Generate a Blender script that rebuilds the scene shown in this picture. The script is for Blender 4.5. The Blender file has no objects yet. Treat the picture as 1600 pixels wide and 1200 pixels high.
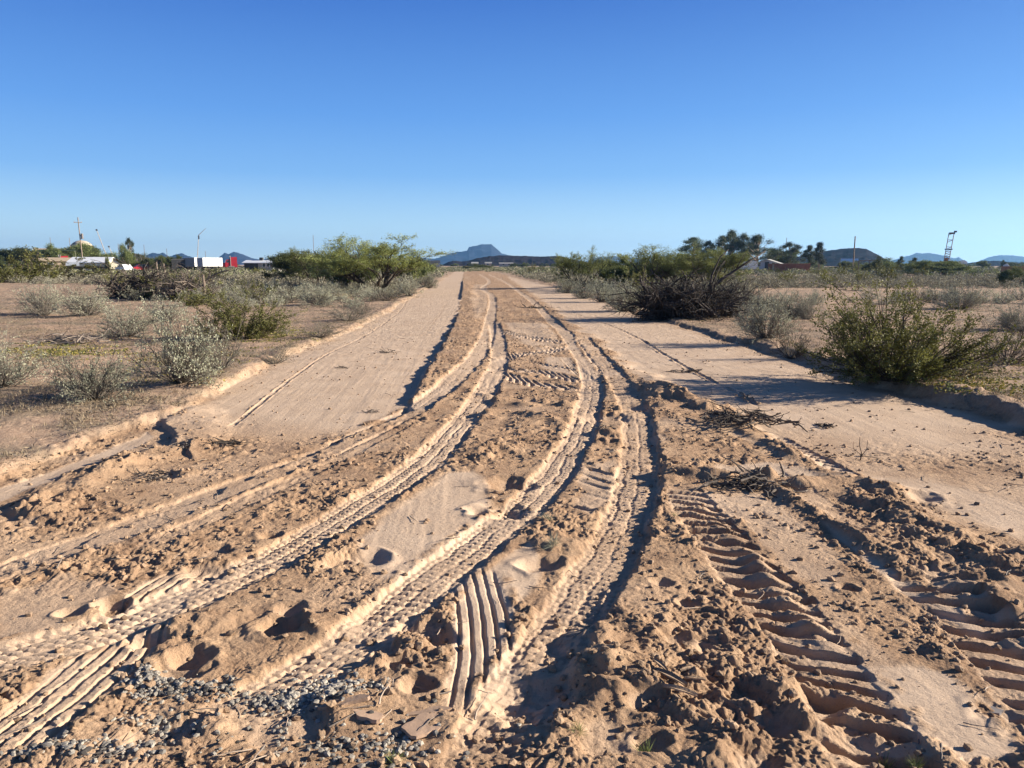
import bpy, math, random
import numpy as np
from mathutils import Vector, Matrix

# ------------------------------------------------------------------ camera, sky, sun, exposure
scn = bpy.context.scene
EYE, F, PITCH, YAW = 1.6, 1190.0, math.radians(8.93), math.radians(3.4)   # eye height, focal length (1600 px frame)
cam_d = bpy.data.cameras.new('camera')
cam_d.sensor_width = 36.0
cam_d.lens = 36.0*F/1600.0
cam_d.clip_start, cam_d.clip_end = 0.05, 20000
cam = bpy.data.objects.new('camera', cam_d)
scn.collection.objects.link(cam)
cam.location = (0, 0, EYE)
cam.rotation_euler = (math.pi/2-PITCH, 0, -YAW)
scn.camera = cam

SUN_EL, SUN_AZ = math.radians(19.5), math.radians(4.0)     # azimuth measured from +X (camera right) towards +Y
scn.world = bpy.data.worlds.new('World')
scn.world.use_nodes = True
wn = scn.world.node_tree; wn.nodes.clear()
sky = wn.nodes.new('ShaderNodeTexSky'); sky.sky_type = 'NISHITA'
sky.sun_disc = False
sky.sun_elevation = SUN_EL
sky.sun_rotation = math.pi/2-SUN_AZ
sky.altitude = 0; sky.air_density = 1.0; sky.dust_density = 0.25; sky.ozone_density = 3.0
bg = wn.nodes.new('ShaderNodeBackground'); bg.inputs[1].default_value = 0.079
wo = wn.nodes.new('ShaderNodeOutputWorld')
# clear dry desert air: the colour of the sky goes from deep blue overhead to pale blue at the horizon
tcw = wn.nodes.new('ShaderNodeTexCoord'); sx = wn.nodes.new('ShaderNodeSeparateXYZ'); wn.links.new(tcw.outputs['Generated'], sx.inputs[0])
rw = wn.nodes.new('ShaderNodeValToRGB'); wn.links.new(sx.outputs['Z'], rw.inputs[0])
_S = [(0.0,(.62,.86,1.0)),(.05,(.45,.73,.99)),(.11,(.195,.47,.92)),(.18,(.105,.335,.84)),(.306,(.034,.165,.62)),(.6,(.020,.075,.27)),(1.0,(.014,.045,.16))]
while len(rw.color_ramp.elements) < len(_S): rw.color_ramp.elements.new(.5)
for _e, (_p, _c) in zip(rw.color_ramp.elements, _S): _e.position = _p; _e.color = (*[k*4.5 for k in _c], 1)
mw = wn.nodes.new('ShaderNodeMix'); mw.data_type = 'RGBA'; mw.inputs[0].default_value = .88
wn.links.new(sky.outputs[0], mw.inputs[6]); wn.links.new(rw.outputs[0], mw.inputs[7])
wn.links.new(mw.outputs[2], bg.inputs[0]); wn.links.new(bg.outputs[0], wo.inputs[0])
sun_d = bpy.data.lights.new('sun', 'SUN')
sun_d.energy = 5.0; sun_d.angle = math.radians(0.5); sun_d.color = (1.0, 0.90, 0.75)
sun = bpy.data.objects.new('sun', sun_d); scn.collection.objects.link(sun)
sv = Vector((math.cos(SUN_EL)*math.cos(SUN_AZ), math.cos(SUN_EL)*math.sin(SUN_AZ), math.sin(SUN_EL)))
sun.rotation_euler = sv.to_track_quat('Z', 'Y').to_euler()
sun.location = (30, 0, 30)
scn.view_settings.view_transform = 'Standard'
scn.view_settings.look = 'None'
scn.view_settings.exposure = 1.5
scn.view_settings.gamma = 1.0
scn.cycles.max_bounces = 6
scn.cycles.volume_bounces = 0
scn.cycles.transparent_max_bounces = 6

# ------------------------------------------------------------------ helpers
col = scn.collection
rng = np.random.default_rng(7)
random.seed(7)
CR = np.array(cam.rotation_euler.to_matrix())

def ray(px, py):
    return CR @ np.array([(px-800.0)/F, (600.0-py)/F, -1.0])
def gnd(px, py, z=0.0):
    """the spot of the plain seen at this place in the photograph"""
    r = ray(px, py); t = (z-EYE)/r[2]
    return r[0]*t, r[1]*t
def far(px, d):
    """the spot at distance d along the bearing of this column"""
    r = ray(px, 413.0); k = d/math.hypot(r[0], r[1])
    return r[0]*k, r[1]*k
def hgt(py, d):
    """height of something seen at row py, d metres away"""
    return EYE+(413.0-py)/F*d*1.0
def dist_of(py, z=0.12):
    return math.hypot(*gnd(800, py, z))

GRAD = rng.normal(size=(4096, 2)); GRAD /= np.linalg.norm(GRAD, axis=1)[:, None]
def _h(ix, iy, s):
    n = (ix.astype(np.int64)*374761393+iy.astype(np.int64)*668265263+s*974634777) & 0x7fffffff
    n = ((n ^ (n >> 13))*1274126177) & 0x7fffffff
    return (n ^ (n >> 16)) & 4095
def noise(x, y, s=0):
    xf = np.floor(x); yf = np.floor(y); fx = x-xf; fy = y-yf
    u = fx*fx*fx*(fx*(fx*6-15)+10); v = fy*fy*fy*(fy*(fy*6-15)+10)
    def g(i, j):
        q = GRAD[_h(xf+i, yf+j, s)]
        return q[..., 0]*(fx-i)+q[..., 1]*(fy-j)
    a = g(0, 0); b = g(1, 0); c = g(0, 1); d = g(1, 1)
    return (a+(b-a)*u+(c-a)*v+(a-b-c+d)*u*v)*1.5
def worley(x, y, s):
    xf = np.floor(x); yf = np.floor(y); best = np.full(x.shape, 9.0); who = np.zeros(x.shape)
    for i in (-1, 0, 1):
        for j in (-1, 0, 1):
            q = _h(xf+i, yf+j, s); jx = (q & 63)/63.0; jy = ((q >> 6) & 63)/63.0
            r = ((q*7919) & 255)/255.0
            d = np.hypot((xf+i+jx-x), (yf+j+jy-y))/(.45+.75*r)
            k = d < best; best = np.where(k, d, best); who = np.where(k, r*r, who)
    return best, who
def ss(a, b, x):
    t = np.clip((x-a)/(b-a), 0, 1); return t*t*(3-2*t)
def herm(t, ts, vs):
    ts = np.asarray(ts, float); vs = np.asarray(vs, float)
    m = np.gradient(vs, ts) if len(ts) > 2 else np.full(len(ts), (vs[-1]-vs[0])/(ts[-1]-ts[0]))
    t = np.asarray(t, float)
    i = np.clip(np.searchsorted(ts, t)-1, 0, len(ts)-2)
    h = ts[i+1]-ts[i]; q = np.clip((t-ts[i])/h, 0, 1)
    r = (2*q**3-3*q**2+1)*vs[i]+(q**3-2*q**2+q)*h*m[i]+(-2*q**3+3*q**2)*vs[i+1]+(q**3-q**2)*h*m[i+1]
    r = np.where(t < ts[0], vs[0]+m[0]*(t-ts[0]), r)
    return np.where(t > ts[-1], vs[-1]+m[-1]*(t-ts[-1]), r)
def edge_curve(pts):
    w = sorted((gnd(*p)[::-1] for p in pts))
    ts = [a for a, b in w]; vs = [b for a, b in w]
    def f(y):
        y = np.asarray(y, float)
        r = np.interp(y, ts, vs)
        r = np.where(y < ts[0], vs[0]+(y-ts[0])*(vs[1]-vs[0])/(ts[1]-ts[0]), r)
        return np.where(y > ts[-1], vs[-1]+(y-ts[-1])*(vs[-1]-vs[-4])/(ts[-1]-ts[-4]), r)
    return f
def in_poly(x, y, P):
    """signed distance to a polygon, positive inside"""
    d2 = np.full(x.shape, 1e18); ins = np.zeros(x.shape, bool); n = len(P)
    for i in range(n):
        x0, y0 = P[i]; x1, y1 = P[(i+1) % n]
        ex, ey = x1-x0, y1-y0; wx, wy = x-x0, y-y0
        q = np.clip((wx*ex+wy*ey)/(ex*ex+ey*ey+1e-12), 0, 1)
        d2 = np.minimum(d2, (wx-ex*q)**2+(wy-ey*q)**2)
        c = (y0 > y) != (y1 > y)
        with np.errstate(divide='ignore', invalid='ignore'):
            ins ^= c & (x < (x1-x0)*(y-y0)/((y1-y0) if y1 != y0 else 1e-9)+x0)
    d = np.sqrt(d2); return np.where(ins, d, -d)

# ------------------------------------------------------------------ lie of the land
left_edge = edge_curve([(-200,815),(0,752),(90,716),(175,684),(222,668),(262,655),(300,638),(370,602),(420,572),(480,546),(560,513),(600,492),(640,467),(672,447),(700,432)])
right_edge = edge_curve([(1900,775),(1700,700),(1600,668),(1500,638),(1400,612),(1300,583),(1200,550),(1100,521),(1010,494),(930,466),(860,446),(786,430)])
mid_left = edge_curve([(724,428),(722,445),(721,462),(715,490),(692,540),(668,575),(650,615),(640,645),(520,695),(380,755),(200,820),(0,905),(-300,1010)])
mid_right = edge_curve([(790,431),(815,447),(850,470),(900,510),(960,552),(1030,600),(1120,650),(1220,700),(1300,742),(1450,790),(1650,850),(1900,930)])
SMOOTH = [  # flat graded patches between the churned ground: polygon, softness, strength
    ([(560,885),(560,850),(600,815),(655,775),(700,745),(740,742),(762,770),(765,815),(735,850),(680,885),(620,925),(590,915)], .10, .93),
    ([(1265,795),(1300,810),(1400,880),(1500,955),(1560,1010),(1500,985),(1420,925),(1330,865)], .06, .95),
    ([(1345,1045),(1440,1040),(1490,1060),(1560,1110),(1600,1180),(1480,1200),(1430,1150)], .06, .95),
    ([(-80,790),(60,742),(180,695),(236,672),(232,690),(150,722),(40,765),(-80,820)], .06, .95),
    ([(1120,728),(1200,725),(1290,735),(1285,745),(1180,746),(1110,738)], .08, .9),
    ([(1090,775),(1190,770),(1290,840),(1330,905),(1290,930),(1230,890),(1180,850)], .15, .62),
    ([(1180,1020),(1280,930),(1330,960),(1400,1040),(1340,1050)], .08, .35),
    ([(715,905),(830,850),(845,900),(800,980),(790,1060),(735,1100),(712,1010)], .05, .9),
    ([(790,505),(850,505),(880,540),(860,560),(800,530)], .15, .7),
    ([(858,560),(890,562),(900,590),(870,590),(845,575)], .12, .8),
    ([(905,740),(965,720),(965,770),(920,810),(900,800)], .08, .6),
    ([(740,445),(760,445),(765,480),(745,500),(735,470)], .3, .5),
    ([(960,570),(1000,570),(1060,600),(1010,605)], .12, .75),
    ([(1280,740),(1420,770),(1600,850),(1640,800),(1450,745)], .2, .8),
    ([(0,940),(120,900),(180,930),(120,985),(0,1030)], .08, .5),
]
SMOOTH = [([gnd(*p) for p in P], s, k) for P, s, k in SMOOTH]
BUMPS = [  # single pits and mounds left by wheels: column, row, radius, height
    (172,955,.075,-.07),(112,968,.05,-.05),(330,870,.10,-.05),(325,900,.09,-.05),(420,845,.07,-.05),(1325,920,.05,-.05),(1075,945,.055,-.055),(1035,915,.05,-.04),
    (235,1010,.06,-.06),(310,1030,.07,-.08),(285,1050,.10,-.06),(445,985,.09,-.10),(455,960,.07,-.06),(500,985,.13,.05),(330,975,.14,.045),(280,990,.10,.04),
    (560,880,.12,-.06),(520,890,.07,-.05),(660,985,.10,-.07),(690,1000,.08,-.08),(620,1040,.06,-.06),(650,1075,.06,-.07),(610,1020,.05,-.05),
    (790,760,.16,-.09),(785,800,.15,-.07),(752,720,.10,.06),(845,885,.10,-.07),(870,850,.16,.05),(940,655,.28,-.08),(950,680,.16,.06),(1000,640,.22,-.07),
    (1010,690,.2,-.02),(1040,622,.30,.09),(1080,628,.25,.07),(1120,640,.3,.06),(1150,655,.3,.05),(985,1060,.22,.07),(930,1040,.12,.05),(915,1000,.13,.05),
    (850,1090,.16,-.07),(960,1150,.14,-.04),(1020,1160,.05,-.05),(1110,1010,.09,-.05),(1060,1000,.06,-.05),(1130,1040,.10,.04),(1010,985,.15,.03),
    (1230,1080,.10,.05),(1210,1130,.09,-.06),(1260,1130,.08,.05),(1180,1090,.09,-.06),(1285,1100,.08,-.06),(1180,1190,.1,-.05),(1130,1160,.12,.04),
    (1050,755,.09,.04),(1130,752,.12,.05),(1190,748,.14,.07),(1250,762,.1,.04),(1100,745,.1,.04),(1390,770,.12,.05),(1440,775,.12,-.05),
    (1400,860,.16,.05),(1370,835,.12,.05),(1430,880,.12,.05),(1520,920,.16,.07),(1570,950,.14,.06),(1560,905,.10,-.05),(1590,880,.12,.05),(1545,960,.07,-.05),(1600,1000,.1,.05),
    (200,735,.12,.05),(180,728,.1,-.05),(250,745,.13,-.04),(20,820,.2,-.06),(80,780,.12,-.05),(60,800,.16,.05),(330,700,.15,.03),(300,740,.12,.04),
    (845,545,.15,.03),(780,580,.25,-.06),(795,560,.2,-.05),(765,540,.15,-.03),(760,660,.15,.05),(740,655,.1,-.05),(820,665,.2,.03),
    (770,620,.14,-.04),(800,630,.12,-.04),(830,632,.12,-.04),(740,735,.1,.03),(600,660,.2,.02),(700,1135,.10,.035),(560,1110,.16,.03),(440,1140,.15,-.03),(250,1150,.1,-.05),
    (740,800,.06,-.03),(1370,1170,.12,-.07),(1010,1100,.07,-.05),(1550,1110,.08,-.03),(1105,1195,.1,.05),(860,1010,.06,-.03),(1065,1110,.08,.04),
]
BUMPS = [(*gnd(a, b), r, h*.62) for a, b, r, h in BUMPS]

class Land:
    """collects base height, roughness and tread at many points at once"""
    def __init__(s, x, y, res):
        s.x, s.y, s.res = x, y, res
        s.base = np.zeros(x.shape); s.R = np.ones(x.shape); s.T = np.zeros(x.shape)
    def strip(s, pts, hw, axis='y', pad=2.2):
        W = [gnd(*p) for p in pts]
        W = sorted([(b, a) for a, b in W]) if axis == 'y' else sorted(W)
        ts = [a for a, b in W]; vs = [b for a, b in W]
        P, L = (s.y, s.x) if axis == 'y' else (s.x, s.y)
        hwf = hw if np.isscalar(hw) else max(hw)
        idx = np.nonzero((P > ts[0]-.2) & (P < ts[-1]+.2))[0]
        p = P[idx]; c = herm(p, ts, vs)
        grid = np.linspace(ts[0]-.3, ts[-1]+.3, 4000); gc = herm(grid, ts, vs)
        sl = np.gradient(gc, grid); ds = np.sqrt(1+sl**2)
        S = np.concatenate([[0], np.cumsum((ds[1:]+ds[:-1])/2*np.diff(grid))])
        slope = np.interp(p, grid, sl); arc = np.interp(p, grid, S)
        lat = (L[idx]-c)/np.sqrt(1+slope**2)
        k = np.abs(lat) < hwf*pad+.08
        idx = idx[k]; lat = lat[k]; arc = arc[k]; p = p[k]
        fade = ss(ts[0]-.15, ts[0]+.15, p)*ss(ts[-1]+.15, ts[-1]-.15, p)
        return idx, lat, arc, fade
    def track(s, pts, hw, depth, berm, tread='car', axis='y', keep=.25, seed=0, tamp=.007, period=.06, side=0, wob=1.0):
        idx, lat, arc, fade = s.strip(pts, hw, axis)
        x, y, res = s.x[idx], s.y[idx], s.res[idx]
        lat = lat+wob*(noise(x*2.2, y*2.2, 50+seed)*hw*.12+noise(x*9, y*9, 51+seed)*hw*.10)
        t = lat/hw; at = np.abs(t)
        m = ss(1.10, .90, at+.10*noise(x*13, y*13, 63+seed)+.06*noise(x*34, y*34, 64+seed))*fade
        bn = .5+.9*noise(x*2.6, y*2.6, 60+seed)+.6*noise(x*14, y*14, 61+seed)
        bm = np.exp(-((at-1.28)/.22)**2)*np.clip(bn, .05, 2)*fade
        if side: bm = bm*np.where(np.sign(t) == side, 1.0, .35)
        s.base[idx] += -.35*depth*m*(1+.35*noise(x*1.3, y*1.3, 62+seed))+.16*berm*bm; s.R[idx] = np.maximum(s.R[idx], 1.15*np.clip(bm, 0, 1))
        s.R[idx] *= (1-(1-keep)*m)
        s.T[idx] *= (1-m)
        q = np.zeros_like(t)
        if tread == 'car':
            grooves = -ss(.55, .95, np.cos(t*math.pi*3.0))
            lugs = -ss(.2, .8, np.sin(arc*2*math.pi/period+np.floor((t+1)*1.5)*2.1+t*1.6))*.9
            q = np.minimum(grooves, lugs)*tamp
        elif tread == 'rib':
            q = -ss(.25, .85, np.cos(t*math.pi*5.0))*tamp
        elif tread == 'lug':
            bar = np.sin((arc+at*hw*.55)*2*math.pi/period+np.where(t > 0, math.pi*.5, 0))
            q = -ss(-.15, .55, bar)*tamp*(.7+.5*noise(x*4, y*4, 70+seed))
        elif tread == 'bar':
            wob = noise(x*3, y*3, 71+seed)*.05
            bar = np.sin((arc+lat*.45+wob)*2*math.pi/period)
            q = -ss(-.2, .25, bar)*tamp*(.75+.6*noise(x*3, y*3, 72+seed))*ss(-1.05, -.6, t)
        q = q*np.clip(1.15-(res/(period*.45))**2, 0, 1)
        if tread in ('car', 'rib'): q = q*np.clip(.85+.7*noise(x*2.7, y*2.7, 73+seed), .1, 1.2)
        s.T[idx] += q*m
    def ridge(s, pts, w, h, axis='y', rough=1.3, seed=0):
        idx, lat, arc, fade = s.strip(pts, w, axis, 3)
        x, y = s.x[idx], s.y[idx]
        lat = lat+noise(x*4, y*4, 80+seed)*w*.5
        e = np.exp(-(lat/w)**2)*fade
        s.base[idx] += h*e*np.clip(.8+.9*noise(x*3, y*3, 81+seed), 0, 2)
        s.R[idx] = np.maximum(s.R[idx], rough*e)
    def step(s, pts, h, seed=0, run=1.2, axis='y'):
        """ground on the right of the line stands h higher, easing off over run metres"""
        idx, lat, arc, fade = s.strip(pts, run, axis, 1.2)
        x, y = s.x[idx], s.y[idx]
        lat = lat+noise(x*3, y*3, 90+seed)*.07+noise(x*11, y*11, 91+seed)*.03
        s.base[idx] += h*ss(-.02, .035, lat)*ss(run, run*.35, lat)*fade*(1+.35*noise(x*2, y*2, 92+seed))

def land(x, y, res):
    """height, road mask, wild mask, roughness for flat arrays"""
    L = Land(x, y, res)
    w1 = noise(x*.7, y*.7, 1); w2 = noise(x*3.1, y*3.1, 2); w3 = noise(x*11, y*11, 3)
    le = left_edge(y)+w1*.10+w2*.07+w3*.03
    re = right_edge(y)+w1*.12+w2*.09+w3*.035
    wildl = ss(.02, -.16, x-le); wildr = ss(-.02, .14, x-re)
    wild = np.maximum(wildl, wildr)
    ml = mid_left(y)+noise(x*1.1, y*1.1, 4)*.09+noise(x*4.7, y*4.7, 5)*.05+w3*.02
    mr = mid_right(y)+noise(x*.9, y*.9, 6)*.25+noise(x*3.7, y*3.7, 7)*.10
    churn = ss(-.01, .05, x-ml)*ss(.12, -.25, x-mr)
    # base relief
    L.base += .03*noise(x*.23, y*.23, 10)+.012*w1
    hl = .085*wildl*(1+.4*w1)+.05*np.exp(-((le-x-.22)/.16)**2)*np.clip(.6+w2, 0, 2)
    hr = .14*(.35+.65*ss(20, 8, y))*ss(-.02, .2, x-re)*(1+.3*w1)*ss(90, 20, y)+.04*wildr+.07*(.4+.6*ss(20, 8, y))*np.exp(-((x-re-.32)/.20)**2)*np.clip(.7+w2, 0, 2)
    L.base += .75*(hl+hr)
    L.base += churn*(.026*ss(4.2, 7.5, y)*ss(22, 12, y)+.018)
    far_soft = ss(55, 25, y)
    # roughness of each zone
    bed = .045+.05*ss(.1, .5, noise(x*1.9, y*1.9, 12))
    L.R = bed*(1-churn)+churn*1.0
    near = ss(7.6, 5.6, y+.35*x*(x < 0)+noise(x*.8, y*.8, 13)*.5)       # in front everything is churned
    L.R = np.maximum(L.R, near*(.9-.18*ss(.3, 2.0, x))*(1-wild))
    L.R = L.R*(1-wild)+wild*(.48+.2*noise(x*.5, y*.5, 14))
    bank = np.exp(-((x-le+.05)/.22)**2)+np.exp(-((x-re-.1)/.35)**2)
    L.R += (.55+.45*(x > 0))*np.clip(bank, 0, 1)*np.clip(.6+w2, 0, 1.5)
    L.R = L.R*np.clip(.9+.45*noise(x*1.3, y*1.3, 15), .3, 1.5)
    for P, soft, k in SMOOTH:
        xs = [p[0] for p in P]; ys = [p[1] for p in P]
        idx = np.nonzero((x > min(xs)-.2) & (x < max(xs)+.2) & (y > min(ys)-.3) & (y < max(ys)+.3))[0]
        d = in_poly(x[idx]+w2[idx]*.05, y[idx]+w3[idx]*.03+w2[idx]*.05, P)
        L.R[idx] *= 1-k*ss(-soft*.5, soft*.5, d)
    # ruts and treads, oldest first
    L.step([(716,492),(705,515),(692,540),(668,575),(650,615),(640,645)], .028, 1, 1.0)
    L.step([(722,440),(722,450),(719,468)], .05, 4, 1.0)
    L.step([(250,662),(285,702),(300,712)], .05, 2, .8, 'x')
    L.track([(700,608),(640,648),(560,686),(400,752),(200,830),(60,880),(-60,925)], .17, .035, .045, 'none', seed=3, keep=.6)
    L.track([(640,665),(560,705),(440,765),(330,815),(230,865)], .09, .03, .03, 'none', seed=4, keep=.7)
    L.track([(640,445),(560,530),(500,562),(420,620),(360,668)], .028, .018, .05, 'none', seed=5, keep=.8)
    L.track([(895,488),(1000,530),(1090,585),(1180,632)], .035, .03, .10, 'none', seed=6, keep=.8)
    L.track([(700,470),(680,500),(660,525)], .025, .004, .008, 'none', seed=7, keep=.8)
    for k, (a, b) in enumerate([((760,515),(905,542)), ((790,582),(905,600))]):
        L.track([a, ((a[0]+b[0])/2, (a[1]+b[1])/2+(-4 if k else 3)), b], .17, .01, .02, 'lug', axis='x', seed=8+k, tamp=.035, period=.17)
    L.track([(775,572),(800,560),(850,552),(915,541)], .16, .02, .02, 'lug', axis='x', seed=12, tamp=.04, period=.15)
    L.track([(780,590),(830,604),(900,614)], .17, .02, .02, 'lug', axis='x', seed=13, tamp=.04, period=.20)
    L.track([(835,570),(870,577),(908,583)], .08, .03, .02, 'lug', axis='x', seed=14, tamp=.03, period=.14)
    L.track([(1200,735),(1300,800),(1400,868),(1500,940)], .10, .02, .03, 'none', seed=15, keep=.6)
    L.ridge([(1000,608),(1100,640),(1200,690),(1300,738),(1420,775)], .13, .055, seed=1, rough=1.4)
    L.ridge([(1180,740),(1250,790),(1330,840),(1420,900),(1480,945)], .07, .045, seed=2, rough=1.3)
    L.ridge([(1290,750),(1400,800),(1500,860),(1620,935)], .12, .05, seed=3, rough=1.4)
    L.ridge([(1030,742),(1110,752),(1200,752),(1290,760)], .10, .05, 'x', seed=4, rough=1.5)
    L.ridge([(735,712),(790,708),(840,722)], .06, .05, 'x', seed=5, rough=1.2)
    L.ridge([(745,655),(790,650),(880,668)], .10, .05, 'x', seed=6, rough=1.1)
    L.ridge([(735,620),(820,640),(900,640)], .12, .04, 'x', seed=7, rough=1.3)
    L.ridge([(0,832),(80,785),(170,735),(260,705),(350,690)], .18, .06, seed=8, rough=1.5)
    L.ridge([(1290,1010),(1200,905),(1120,820)], .06, .035, seed=9, rough=1.0)
    for x0, y0, r, h in BUMPS:
        idx = np.nonzero((np.abs(x-x0) < r*2.6) & (np.abs(y-y0) < r*2.6))[0]
        if len(idx):
            xx, yy = x[idx], y[idx]
            ux = (xx-x0+w2[idx]*r*.5+w3[idx]*r*.25)/r; uy = (yy-y0+w3[idx]*r*.3)/r*1.15
            q = np.sqrt(ux*ux+uy*uy)
            L.base[idx] += h*ss(1.35, .35, q)*(1+.3*w3[idx])+abs(h)*.22*np.exp(-((q-1.5)/.3)**2)*(h < 0)
            if h > 0: L.R[idx] = np.maximum(L.R[idx], .9*ss(1.4, .6, q))
            else: L.R[idx] *= 1-.5*ss(1.2, .5, q)
    # small cross furrows beside the middle track
    for k, (a, b) in enumerate([((915,735),(962,748)), ((913,746),(964,762)), ((915,758),(966,772)), ((930,778),(962,785)), ((870,790),(940,803))]):
        L.track([a, b], .028, .035, .018, 'none', axis='x', seed=20+k)
    # tractor treads on the right
    L.track([(1062,772),(1112,830),(1165,890),(1218,950),(1262,1010),(1305,1070),(1345,1130),(1385,1195),(1420,1260)], .165, .03, .02, 'bar', seed=30, tamp=.062, period=.135, keep=.6)
    L.track([(1440,905),(1500,950),(1560,1010),(1620,1075),(1680,1150)], .18, .025, .02, 'bar', seed=31, tamp=.06, period=.145, keep=.6)
    L.track([(1210,680),(1260,705),(1300,728),(1345,750)], .09, .02, .02, 'lug', seed=32, tamp=.03, period=.13)
    # ribbed tyre prints
    L.track([(738,900),(750,950),(757,1000),(757,1050),(750,1105)], .135, .012, .016, 'rib', seed=33, tamp=.015, keep=.25, wob=.3)
    L.track([(300,905),(255,932),(200,1010),(140,1065),(70,1125),(-20,1195)], .15, .016, .02, 'rib', seed=34, tamp=.015, keep=.3, wob=.4)
    L.track([(885,562),(905,585),(920,600)], .10, .012, .012, 'rib', seed=35, tamp=.02, keep=.2, wob=.3)
    # the car ruts
    L.track([(749,429),(762,444),(754,450),(768,463),(769,482),(765,504),(760,532),(751,551),(734,574),(715,594),(690,618),(650,645)], .16, .05, .03, 'car', seed=36, tamp=.008, side=-1)
    L.track([(772,505),(779,540),(779,570),(767,600),(745,640),(722,665),(692,702),(640,748),(545,808),(430,878),(300,938),(100,1012),(-60,1060)], .15, .045, .045, 'car', seed=37, tamp=.014, period=.05)
    L.track([(762,429),(794,444),(812,457),(835,474),(861,501),(884,525),(903,551),(920,579),(926,605),(920,640),(903,690),(862,748),(820,795),(760,845),(690,900),(620,958),(540,1018),(460,1070),(380,1120)], .145, .055, .05, 'car', seed=38, tamp=.012, period=.055)
    L.track([(910,530),(935,560),(962,595),(985,630),(996,665),(999,708),(995,760),(984,805),(955,862),(912,935),(875,990),(838,1050),(800,1120),(770,1180)], .155, .055, .045, 'car', seed=39, tamp=.008, keep=.45)
    L.step([(1000,600),(1022,680),(1034,740),(1030,790),(1008,850),(968,905),(925,975),(880,1050),(840,1120),(800,1190)], .018, 3, .5)
    # clods: fractal roughness, cut off where the mesh is too coarse to carry it
    hN = np.zeros(x.shape)
    wx = x+.05*noise(x*5, y*5, 100); wy = y+.05*noise(x*5, y*5, 101)
    for i, (wl, am) in enumerate([(.9, .009), (.42, .0075), (.21, .0085), (.11, .010), (.055, .0085), (.028, .0078), (.014, .0052)]):
        cut = np.clip(1.5-res/(wl*.42), 0, 1)
        n = noise(wx/wl, wy/wl, 110+i)
        if i in (2, 3, 4, 5): n = .5*n+.9*(np.abs(noise(wx/wl+7.3, wy/wl-3.1, 120+i))-.28)
        hN += am*n*cut
    j = np.nonzero((y < 16) & (L.R > .15))[0]
    if len(j):
        for wl, am, sd in ((.115, .020, 150), (.052, .013, 151), (.024, .0065, 152)):
            cut = np.clip(1.5-res[j]/(wl*.35), 0, 1)
            f, rr = worley(wx[j]/wl, wy[j]/wl, sd)
            gate = ss(-.15, .35, noise(x[j]*2.3, y[j]*2.3, sd+5)+.15)
            hN[j] += am*cut*gate*np.sqrt(np.clip(1-(f/.42)**2, 0, 1))*rr
    clod = ss(.12, .42, noise(x*9.5, y*9.5, 130))*ss(-.2, .25, noise(x*1.7, y*1.7, 131))
    hN += .012*clod*np.clip(1.4-res/.05, 0, 1)
    soft = ss(.35, -.35, noise(x*1.4, y*1.4, 132))
    h = L.base+hN*np.clip(L.R, 0, 1.6)*(.34+.86*soft)*(1+1.3*churn*ss(9, 24, y))+L.T
    h += churn*ss(9, 20, y)*ss(60, 35, y)*(.02*noise(x*2.4, y*.35, 144)+.02*noise(x*.9, y*1.1, 145))
    h += .0007*noise(x*28, y*28, 140)*np.clip(1.4-res/.02, 0, 1)
    h += .02*wild*noise(x*2.3, y*2.3, 141)
    bed_ = (1-wild)*np.clip(1-L.R*1.5, 0, 1)*(y < 40)
    h += bed_*(.0022*noise(x*9, y*.5, 142)+.0012*noise(x*26, y*1.4, 143))
    # the plain falls back to one level far away
    k = ss(150, 60, y); h = h*k+.12*(1-k)
    return h, wild, np.clip(L.R, 0, 1)

def Z(x, y):
    a = np.atleast_1d(np.asarray(x, float)); b = np.atleast_1d(np.asarray(y, float))
    h = land(a, b, np.full(a.shape, .05))[0]
    return h if np.ndim(x) else float(h[0])

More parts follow.
